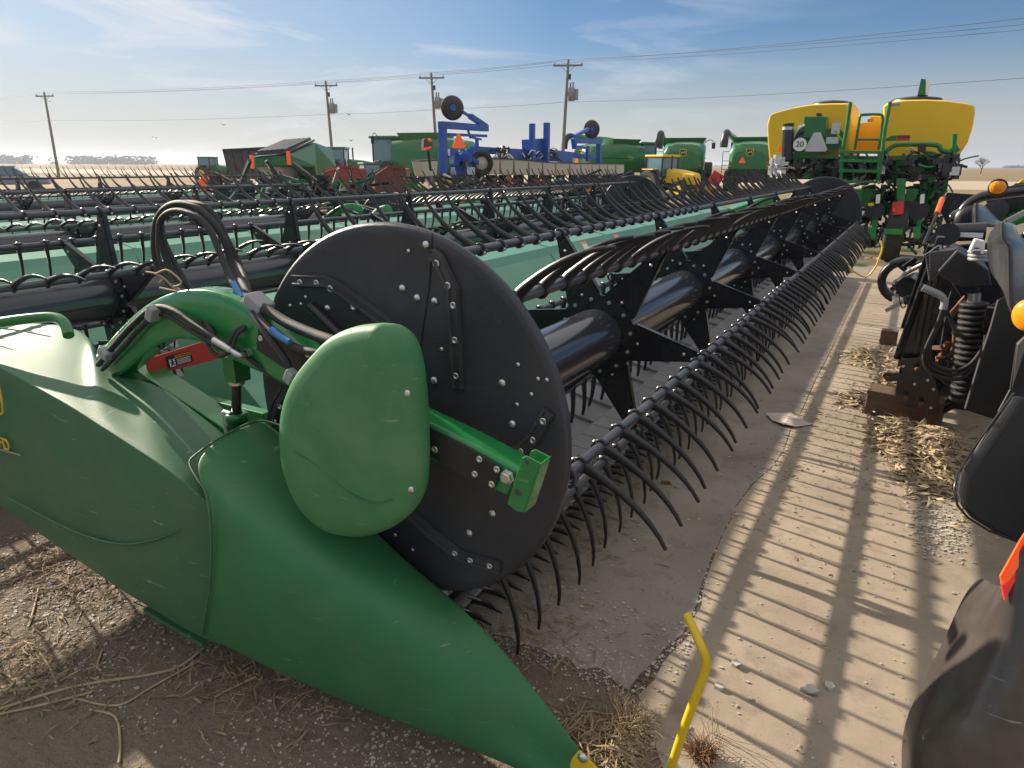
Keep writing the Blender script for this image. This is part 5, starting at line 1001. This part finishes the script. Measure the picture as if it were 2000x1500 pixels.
for q in ((480, 25), (760, 27)): a = QH(*C2(q[0], 800), q[1]); wheel(gc, (a.x, a.y, .6), .6, .45, GY)
dt = pixthing('dark_trailer', 'dark grey high-sided trailer behind the green cart', 'trailer', 480, 36)
m = MB(); P = [QH(*C2(x, y), D) for x, y, D in ((148, 575, 34), (560, 552, 40), (600, 800, 40), (200, 800, 34))]; m.prism(P, (-1.2, 2.0, 0)); m.build('side_panels', mat('dark_brown_sheet', (.06, .045, .04), .6, dirt=.3), dt, bevel=.03)
m = MB()
for k in range(8): t = k/7; m.bar(P[0]+(P[1]-P[0])*t+Vector((.03, -.05, 0)), P[3]+(P[2]-P[3])*t+Vector((.03, -.05, 0)), .08, .06)
m.bar(P[0], P[1], .12, .12); m.build('side_ribs', BP, dt)
for k in (.2, .8): a = P[3]+(P[2]-P[3])*k; wheel(dt, (a.x, a.y, .55), .55, .4, GY)
def redbox(px, D, lab, pts, m_):
    t = pixthing('seed_box', lab, 'seed box', px, D, 'faded red implement boxes'); A = [QH(*C2(x, y), D) for x, y in pts]; m = MB(); m.prism(A, (-.7, 1.1, 0)); m.build('hopper', m_, t, bevel=.03)
    m = MB(); m.bar(A[0]+Vector((0, -.04, .02)), A[1]+Vector((0, -.04, .02)), .05, .05); m.bar(A[1]+Vector((0, -.04, .02)), A[2]+Vector((0, -.04, .02)), .05, .05); m.build('lid_edge', m_, t)
    c = sum(A, Vector())/len(A); m = MB(); m.box((c.x, c.y+.5, .55), (1.6, .9, .3)); m.build('frame', BP, t)
    for s_ in (-.7, .7): wheel(t, (c.x+s_, c.y+.6, .4), .4, .25, GY)
redbox(665, 22, 'faded red sloped-lid box left of the dark panel, seen through the reel fingers', ((920, 745), (1060, 700), (1215, 716), (1205, 960), (925, 960)), RF)
redbox(760, 24, 'brownish red sloped box with pale lit edge, right of the brighter red one', ((1325, 768), (1425, 702), (1575, 718), (1575, 900), (1330, 900)), mat('brown_red', (.20, .05, .035), .55, dirt=.3))
# small parked cars far left
def car(loc, rz, label, m_):
    t = thing('parked_car', (0, 0, 0), label, 'car'); m = MB()
    m.grid([[Vector((x, y, z)) for x, z in ((-2.3, .45), (-2.3, .85), (-1.5, .95), (1.2, 1.0), (2.2, .85), (2.3, .45))] for y in (-.9, .9)], False, True, True); m.build('body', m_, t, bevel=.08)
    m = MB(); m.grid([[Vector((x, y*k, z)) for x, z in ((-1.6, .95), (-1.1, 1.5), (.5, 1.52), (1.2, 1.0))] for y, k in ((-.85, 1), (.85, 1))], False, True, True); m.build('window', GLS, t, bevel=.04)
    m = MB(); m.box((-.3, 0, 1.54), (1.7, 1.5, .05)); m.build('roof', m_, t, bevel=.02)
    for x in (-1.4, 1.4):
        for y in (-.85, .85): m = MB(); m.cyl((x, y-.1, .34), (x, y+.1, .34), .34, 18); m.build('wheel', RB, t)
    t.location = loc; t.rotation_euler.z = rz; return t
ca = car(gpos(8, 54), R(60), 'pale grey car at the very left edge beside the field', GY)
# ---------------------------------------------------------------- blue planter with beige hoppers
XB = -11.0; C3 = lambda x, y: (800+x/4, 100+y/4)
bp = thing('blue_planter', (XB, 20, 0), 'blue row planter with a long line of beige hoppers and an orange triangle', 'planter')
def bx(x, y, d=0): return QX(*C3(x, y), XB+d)
def bb(name, a, b, w_, m_=LB, d=0, par=None): m = MB(); m.bar(bx(*a, d), bx(*b, d), w_, w_); return m.build(name, m_, par or bp, bevel=.01)
bb('mast', (258, 565), (262, 955), .17, d=.3); bb('top_beam', (240, 575), (600, 602), .17, d=.3); bb('link', (300, 650), (600, 662), .07, d=.3); bb('marker_arm', (598, 590), (470, 505), .13, d=.3); bb('marker_arm', (480, 515), (392, 462), .07, d=.3)
bb('brace', (525, 680), (530, 830), .08, d=.3); bb('brace', (455, 610), (475, 680), .05, d=.3); bb('brace', (560, 690), (470, 670), .05, d=.3); bb('tool_bar', (490, 770), (1290, 812), .20, d=-.6); bb('tool_bar', (1270, 815), (1440, 830), .16, d=-.6)
MDISC = mat('worn_disc', (.06, .045, .04), .5, metal=.3, var=.3, dirt=.4, dcol=(.16, .07, .03))
def mdisc(x, y, r, d): m = MB(); c = bx(x, y, d); m.lathe(c, (.75, -.65, 0), [(0, 0), (.04, r*.3), (.06, r*.45), (.02, r*.75), (-.02, r), (-.03, r)], 28); o = m.build('marker_disc', MDISC, bp, solid=.008); m = MB(); m.cyl(c, c+Vector((.06, -.06, 0)), r*.28, 12); m.build('disc_hub', LB, o)
mdisc(336, 443, .30, .3); mdisc(1425, 610, .34, -.3)
m = MB(); m.prism([bx(*p, .8) for p in ((340, 758), (334, 746), (374, 645), (388, 640), (440, 742), (432, 756))], (-.012, .01, 0)); m.build('warning_triangle', OR, bp)
m = MB(); m.prism([bx(*p, .9) for p in ((108, 775), (112, 690), (130, 680), (178, 685), (182, 760), (150, 768))], (-.1, .05, 0)); lm = m.build('tail_lamp', mat('lamp_dark', (.10, .015, .015), .3), bp); m = MB(); m.blob(bx(158, 697, 1.0), .05, 1, 1, 1, 10); m.build('amber_lens', AM, lm); m = MB(); m.prism([bx(*p, 1.0) for p in ((115, 755), (172, 742), (172, 757), (116, 772))], (-.02, .01, 0)); m.build('red_lens', OR, lm)
bb('lamp_post', (145, 775), (165, 935), .05, BP, .8)
wc = bx(562, 875, .4); m = MB(); ax = Vector((.8, -.6, 0)); m.ring(wc, ax, .26, .085, 30, 10); wl = m.build('wheel', RB, bp); m = MB(); m.lathe(wc, ax, [(-.03, .2), (.02, .2), (.0, .1), (.05, .05), (.05, 0)], 24); m.build('rim', HP, wl)
bb('wheel_arm', (540, 880), (420, 800), .12, d=.3)
clutter('drive_parts', (310, 790, 470, 960), 15.6, 0, [LB], bp, C3)
random.seed(5); m = MB()
for k in range(46): p = bx(random.uniform(310, 480), random.uniform(790, 960), random.uniform(-.1, .4)); m.k = random.choice((0, 0, 0, 1, 2)); m.box(p, (random.uniform(.06, .2),)*3, random.random())
m.build('drive_parts', [LB, ST, BP], bp)
for a, b, c_, d_ in (((745, 757), (950, 768), (950, 850), (780, 845)), ((1140, 772), (1278, 788), (1275, 870), (1170, 862)), ((955, 690), (1050, 680), (1060, 860), (960, 855))): m = MB(); m.prism([bx(*p, -.4) for p in (a, b, c_, d_)], (-.4, 0, 0)); m.build('frame_box', LB, bp, bevel=.02)
bb('center_mast', (958, 565), (955, 850), .16, d=-.3); bb('center_mast', (1072, 558), (1068, 870), .18, d=-.3)
bb('marker_arm', (1395, 608), (1285, 668), .12, d=-.3); bb('top_beam', (1285, 700), (1492, 706), .18, d=-.3); bb('mast', (1478, 706), (1478, 880), .17, d=-.3); bb('brace', (1388, 740), (1390, 860), .12, d=-.3); bb('brace', (1280, 680), (1290, 760), .16, d=-.3); bb('brace', (1300, 745), (1400, 760), .09, d=-.3)
m = MB(); m.k = 0
for k in range(60): p = bx(random.choice((random.uniform(690, 780), random.uniform(900, 990), random.uniform(1075, 1160))), random.uniform(770, 860), -.3); m.k = random.choice((0, 1)); q = p+Vector((random.uniform(-.3, .3), random.uniform(-.5, .5), random.uniform(-.2, .2))); m.tube([p, (p+q)/2+Vector((0, 0, .1)), q], .025, 5)
m.build('hoses', [HS, ST], bp)
bnd = [490, 615, 708, 815, 930, 1040, 1142, 1252, 1340, 1425, 1482, 1545, 1610, 1680]; top = [838, 842, 845, 848, 856, 868, 874, 876, 878, 880, 881, 882, 883, 884]; bot = [962, 960, 962, 966, 968, 970, 970, 968, 966, 965, 962, 960, 958, 955]
for i in range(13):
    g = 3 if i < 8 else 2; A = [bx(bnd[i]+g, top[i]), bx(bnd[i+1]-g, top[i+1]), bx(bnd[i+1]-g*3, bot[i+1]), bx(bnd[i]+g*4, bot[i])]; o_ = Vector((-.42, .10, 0)); o2 = Vector((-.25, .08, 0)); m = MB(); m.add(A+[A[0]+o_, A[1]+o_, A[2]+o2, A[3]+o2], [(0, 1, 2, 3), (4, 7, 6, 5), (0, 4, 5, 1), (1, 5, 6, 2), (2, 6, 7, 3), (3, 7, 4, 0)])
    hp = m.build('seed_hopper', HP, bp, bevel=.02); m = MB(); m.prism([A[0]+Vector((.02, 0, 0)), A[1]+Vector((.02, 0, 0)), A[1]+o_, A[0]+o_], (0, 0, .03)); m.build('lid', DKG, hp)
A = [bx(85, 862, .5), bx(222, 856, .5), bx(214, 972, .5), bx(112, 980, .5)]; m = MB(); m.prism(A, (-.35, .1, 0)); hp = m.build('seed_hopper', HP, bp, bevel=.02); m = MB(); m.prism([A[0], A[1], A[1]+Vector((-.35, .1, 0)), A[0]+Vector((-.35, .1, 0))], (0, 0, .03)); m.build('lid', DKG, hp)
for i in range(13):
    x = (bnd[i]+bnd[i+1])/2; p = bx(x, 975); m = MB(); m.box(p-Vector((.1, 0, .12)), (.3, .25, .3), .3); m.box((p.x-.1, p.y, .35), (.15, .5, .5)); m.cyl((p.x-.15, p.y-.2, .25), (p.x+.0, p.y-.2, .25), .22, 16); m.k = random.choice((0, 1, 2)); m.box(p+Vector((.1, 0, -.25)), (.06, .12, .10)); m.build('row_unit', [BP, OR, RF], bp)
m = MB()
for a, b in (((775, 1020), (790, 965)), ): m.prism([bx(x, y, 1.2) for x, y in ((770, 1055), (770, 965), (795, 965), (795, 1055))], (-.02, 0, 0))
m.build('red_flag_plate', RD, bp)
# ---------------------------------------------------------------- small things seen between the reels
def smallt(name, label, cat, px, py, D, build, **k): c = QH(px, py, D); m = MB(); mats_ = build(m, c); return tag(m.build(name, mats_, loc=c, bevel=k.get('bevel', .01)), label, cat)
def mk_disc(m, c): m.lathe(c, (.4, -1, 0), [(0, 0), (.01, .13), (.0, .17), (-.03, .17)], 20); m.k = 1; m.bar(c-Vector((0, 0, .1)), c-Vector((0, 0, 1.0)), .03, .03); return [OR, BP]
smallt('marker_reflector', 'small round orange reflector on a post at the left among the reels', 'reflector', 401, 361, 16, mk_disc)
def mk_lamp(m, c): m.box(c, (.13, .10, .17)); m.k = 1; m.tube(smooth_path([c-Vector((0, 0, .1)), c+Vector((-.15, 0, -.3)), c+Vector((-.5, 0, -.42))], 3), .02, 6); return [AM, GM]
smallt('marker_lamp', 'small orange marker lamp on a bent green stalk seen through the raised fingers', 'lamp', 1152, 369, 17, mk_lamp)
def mk_flag(m, c): m.box(c+Vector((0, 0, .2)), (.42, .05, .45), Matrix.Rotation(.5, 3, 'Y')); m.k = 1; m.box(c+Vector((-.22, 0, -.22)), (.38, .05, .30), Matrix.Rotation(.5, 3, 'Y')); m.k = 2; m.bar(c-Vector((.1, -.06, .1)), c-Vector((.1, -.06, 1.2)), .05, .05); return [RD, AM, BP]
smallt('warning_board', 'tilted red and orange warning board in front of the combine with the red triangle', 'sign', 1397, 361, 26, mk_flag)
dg = thing('grey_panel_trailer', gpos(250, 14), 'flat dark grey panel on a low frame at the left behind the second reel', 'panel')
m = MB(); m.prism([QH(x, y, d) for x, y, d in ((196, 402, 13), (440, 392, 14), (440, 424, 14), (196, 434, 13))], (0, .08, 0)); m.build('panel', mat('grey_panel', (.10, .105, .11), .5, dirt=.2), dg, bevel=.01)
m = MB(); a = QH(200, 434, 13.2); b = QH(436, 424, 14.2); m.bar(a, b, .1, .1); m.bar(a, (a.x, a.y, 0), .08, .08); m.bar(b, (b.x, b.y, 0), .08, .08); m.build('frame', BP, dg)
m = MB(); m.prism([QH(x, y, 12.8) for x, y in ((155, 418), (163, 425), (150, 434), (143, 428))], (0, .01, 0)); m.build('tag', WH, dg)
ug = thing('implement', gpos(560, 15), 'dark jumble of a folded tillage implement between the second header and the green cart', 'implement')
random.seed(3); m = MB()
for k in range(230):
    q = QH(random.uniform(420, 720), random.uniform(352, 425), random.uniform(12.5, 16)); m.k = random.choices((0, 1, 2), (10, 1, 2))[0]
    e = q+Vector((random.uniform(-.6, .6), random.uniform(-.3, .3), random.uniform(-.35, .35)))
    if random.random() < .7: m.bar(q, e, random.uniform(.02, .06), random.uniform(.02, .06))
    else: m.box(q, (random.uniform(.05, .3), random.uniform(.05, .2), random.uniform(.05, .25)), random.random())
m.build('tool_bars', [BP, ST, GM], ug)
m = MB()
for px in (440, 560, 690): a = QH(px, 400, 14); m.bar(a, (a.x, a.y, 0), .1, .1)
m.bar(QH(430, 405, 14), QH(710, 398, 14.5), .14, .14); m.build('frame', BP, ug)
ug2 = thing('implement', gpos(1100, 22), 'dark folded implement with green arms lying beyond the raised fingers below the beige hoppers', 'implement')
m = MB()
for k in range(260):
    q = QH(random.uniform(820, 1300), random.uniform(350, 400), random.uniform(16, 24)); m.k = random.choices((0, 1, 2, 3), (10, 1, 2, 1))[0]; q.z = max(q.z, .1)
    e = q+Vector((random.uniform(-.8, .8), random.uniform(-.4, .4), random.uniform(-.3, .3))); e.z = max(e.z, .05); m.bar(q, e, random.uniform(.03, .09), random.uniform(.03, .09))
m.build('tool_bars', [BP, ST, GM, RF], ug2); m = MB(); m.bar(QH(830, 395, 18), QH(1290, 385, 24), .14, .14); m.build('frame', GM, ug2)
# green stand beyond the far end of the nearest back frame
m = MB(); m.prism([QH(x, y, 21) for x, y in ((1380, 420), (1386, 402), (1430, 408), (1510, 380), (1515, 395), (1430, 425))], (-.3, .6, 0)); tag(m.build('green_deck', GB, loc=gpos(1440, 21), bevel=.02), 'bright green folded deck piece lying beyond the raised fingers near the yellow tanks', 'implement deck')
# ---------------------------------------------------------------- poles, wires, birds, trees
tops = []
def pole(xt, yt, xb, yb, D, lab, tr=True, lean=0):
    b = QH(xb, yb, D); base = Vector((b.x, b.y, 0)); tp = QH(xt, yt, D); t = thing('utility_pole', base, lab, 'utility pole', 'utility poles along the road')
    d = (tp-base); m = MB(); m.tube([base, base+d*.5, tp], [.16, .14, .10], 12); m.build('shaft', PW, t)
    ca_ = base+d*.955; A = Vector((.93, .36, 0)).normalized(); m = MB(); m.bar(ca_-A*1.15, ca_+A*1.15, .10, .13); m.bar(ca_-A*.6, base+d*.90, .03, .03); m.bar(ca_+A*.6, base+d*.90, .03, .03); m.build('cross_arm', PW, t)
    pts = []
    for s_, dz in ((-1.05, .16), (1.05, .16), (0, .62)):
        p = (ca_+A*s_) if s_ else tp-Vector((0, 0, .25)); m = MB(); m.lathe(p, (0, 0, 1), [(0, .03), (.1, .05), (.15, .07), (.22, .05), (.26, 0)], 10); m.build('insulator', GY, t); pts.append(p+Vector((0, 0, .26)))
    pts.append(base+d*.68)
    if tr:
        q = base+d*.74+A*.42; m = MB(); m.lathe(q-Vector((0, 0, .5)), (0, 0, 1), [(0, 0), (0, .26), (.9, .26), (1.0, .2), (1.0, 0)], 18); m.box(q+A*.38-Vector((0, 0, .05)), (.22, .22, .8)); m.bar(base+d*.74, q, .08, .3); m.build('transformer', GY, t)
        m = MB()
        for s_ in (-.1, .1): m.lathe(q+A*s_+Vector((0, 0, .5)), (0, 0, 1), [(0, .03), (.1, .06), (.2, .04), (.3, .06), (.38, .03)], 8)
        m.box(base+d*.87+A*.2, (.15, .15, .4)); m.build('bushings', BP, t)
    tops.append(pts); return t
pole(86, 180, 113, 335, 100, 'leftmost utility pole, leaning and thin against the pale sky', False)
pole(636, 158, 652, 330, 74, 'utility pole with transformer rising behind the green cart')
pole(842, 142, 856, 330, 66, 'utility pole with transformer left of the blue planter mast')
pole(1110, 116, 1096, 330, 58, 'tallest-looking utility pole, nearest of the row, right of the centre masts')
hid = [QH(2010, 45, 38)+Vector((3, -1.5, 0))+Vector((0, 0, .1)), QH(2010, 64, 38)+Vector((3, -1.5, 0)), QH(2010, 54, 38)+Vector((3, -1.5, 0)), QH(2010, 151, 38)+Vector((3, -1.5, -.05))]
start = [p+Vector((-90, -10, 0)) for p in tops[0]]
seq = [start]+tops+[hid]; names = ['left line wire', 'right line wire', 'top line wire', 'lower neutral wire']
for k in range(4):
    m = MB()
    for a, b in zip(seq, seq[1:]):
        n = 14; L_ = (b[k]-a[k]).length; pts = [a[k]+(b[k]-a[k])*(i/n)-Vector((0, 0, 4*L_*.006*(i/n)*(1-i/n))) for i in range(n+1)]; m.tube(pts, .011, 4, False)
    tag(m.build('power_line', WIRE, loc=tops[3][k]), ['upper power line strung on the front ends of the cross arms', 'power line strung on the right ends of the cross arms', 'power line strung over the very tops of the poles', 'single lower wire strung halfway up the poles'][k], 'power line', 'power lines between the poles')
for (x, y), lab in (((437, 244), 'tiny bird in flight left of the second pole'), ((303, 270), 'tiny bird low over the field at the left'), ((681, 224), 'tiny bird just right of the second pole, higher'), ((686, 275), 'tiny bird right of the second pole, lower'), ((97, 198), 'bird beside the leaning left pole')):
    c = QH(x, y, 60); m = MB(); m.tube([c-Vector((.12, 0, 0)), c, c+Vector((.12, 0, 0))], [.01, .035, .01], 6)
    for s_ in (-1, 1): m.prism([c+Vector((-.05, 0, 0)), c+Vector((.05, 0, 0)), c+Vector((.02, .25*s_, .10)), c+Vector((-.02, .25*s_, .10))], (0, 0, .01))
    tag(m.build('bird', BP, loc=c), lab, 'bird', 'birds over the field')
# bare tree at the right
def bare(px, D, h, lab):
    b = gpos(px, D); t = thing('bare_tree', b, lab, 'tree'); m = MB(); m.tube([b, b+Vector((.1, 0, h*.3))], [h*.03, h*.022], 8); m.build('trunk', BARK, t); m = MB()
    def br(p, d, l, r, k):
        e = p+d*l; m.tube([p, (p+e)/2+Vector((random.uniform(-.05, .05)*l, 0, 0)), e], [r, r*.8, r*.55], 4, False)
        if k: 
            for _ in range(4 if k > 3 else 3): br(e-d*l*random.uniform(0, .4), (d+Vector((random.uniform(-.8, .8), random.uniform(-.8, .8), random.uniform(-.25, .4)))).normalized(), l*.70, r*.55, k-1)
    for _ in range(6): br(b+Vector((.1, 0, h*random.uniform(.18, .3))), Vector((random.uniform(-.7, .7), random.uniform(-.7, .7), 1)).normalized(), h*.26, h*.014, 4)
    m.build('crown', BARK, t)
random.seed(21); bare(1917, 240, 5.2, 'small bare round-crowned tree standing alone on the right horizon'); bare(1604, 300, 3.5, 'tiny bare bush on the horizon left of the right tank')
def treeline(name, x0, x1, D, h, gaps, seed):
    random.seed(seed); m = MB(); x = x0
    while x < x1:
        if not any(a < x < b for a, b in gaps):
            c = gpos(x, D); hh = h*random.uniform(.45, 1.1)
            for k in range(26): m.blob(c+Vector((random.gauss(0, hh*.4), random.gauss(0, 3), random.uniform(.08, 1)*hh)), hh*random.uniform(.05, .16), 1.5, 1, 1, 5, .35)
        x += random.uniform(1.0, 3.5)
    o = m.build(name, TRE); o['kind'] = 'stuff'; return o
treeline('far_tree_line', -40, 300, 900, 8.5, ((60, 105), (112, 142), (262, 268)), 4)
treeline('far_tree_line', 1840, 2080, 1500, 5.5, ((1880, 1960),), 9)
treeline('far_tree_line', 300, 1500, 1900, 4.0, ((430, 560),), 12)
hz = MB(); hz.box((0, 1500, 9), (9000, 7000, 20.2)); ho = hz.build('haze', None or WIRE); ho['kind'] = 'stuff'
hm = bpy.data.materials.new('haze'); hm.use_nodes = True; t = hm.node_tree; t.nodes.clear(); v = t.nodes.new('ShaderNodeVolumePrincipled'); v.inputs['Color'].default_value = (.78, .86, 1, 1); v.inputs['Density'].default_value = .0003; v.inputs['Anisotropy'].default_value = .4
oo = t.nodes.new('ShaderNodeOutputMaterial'); t.links.new(v.outputs[0], oo.inputs['Volume']); ho.data.materials[0] = hm
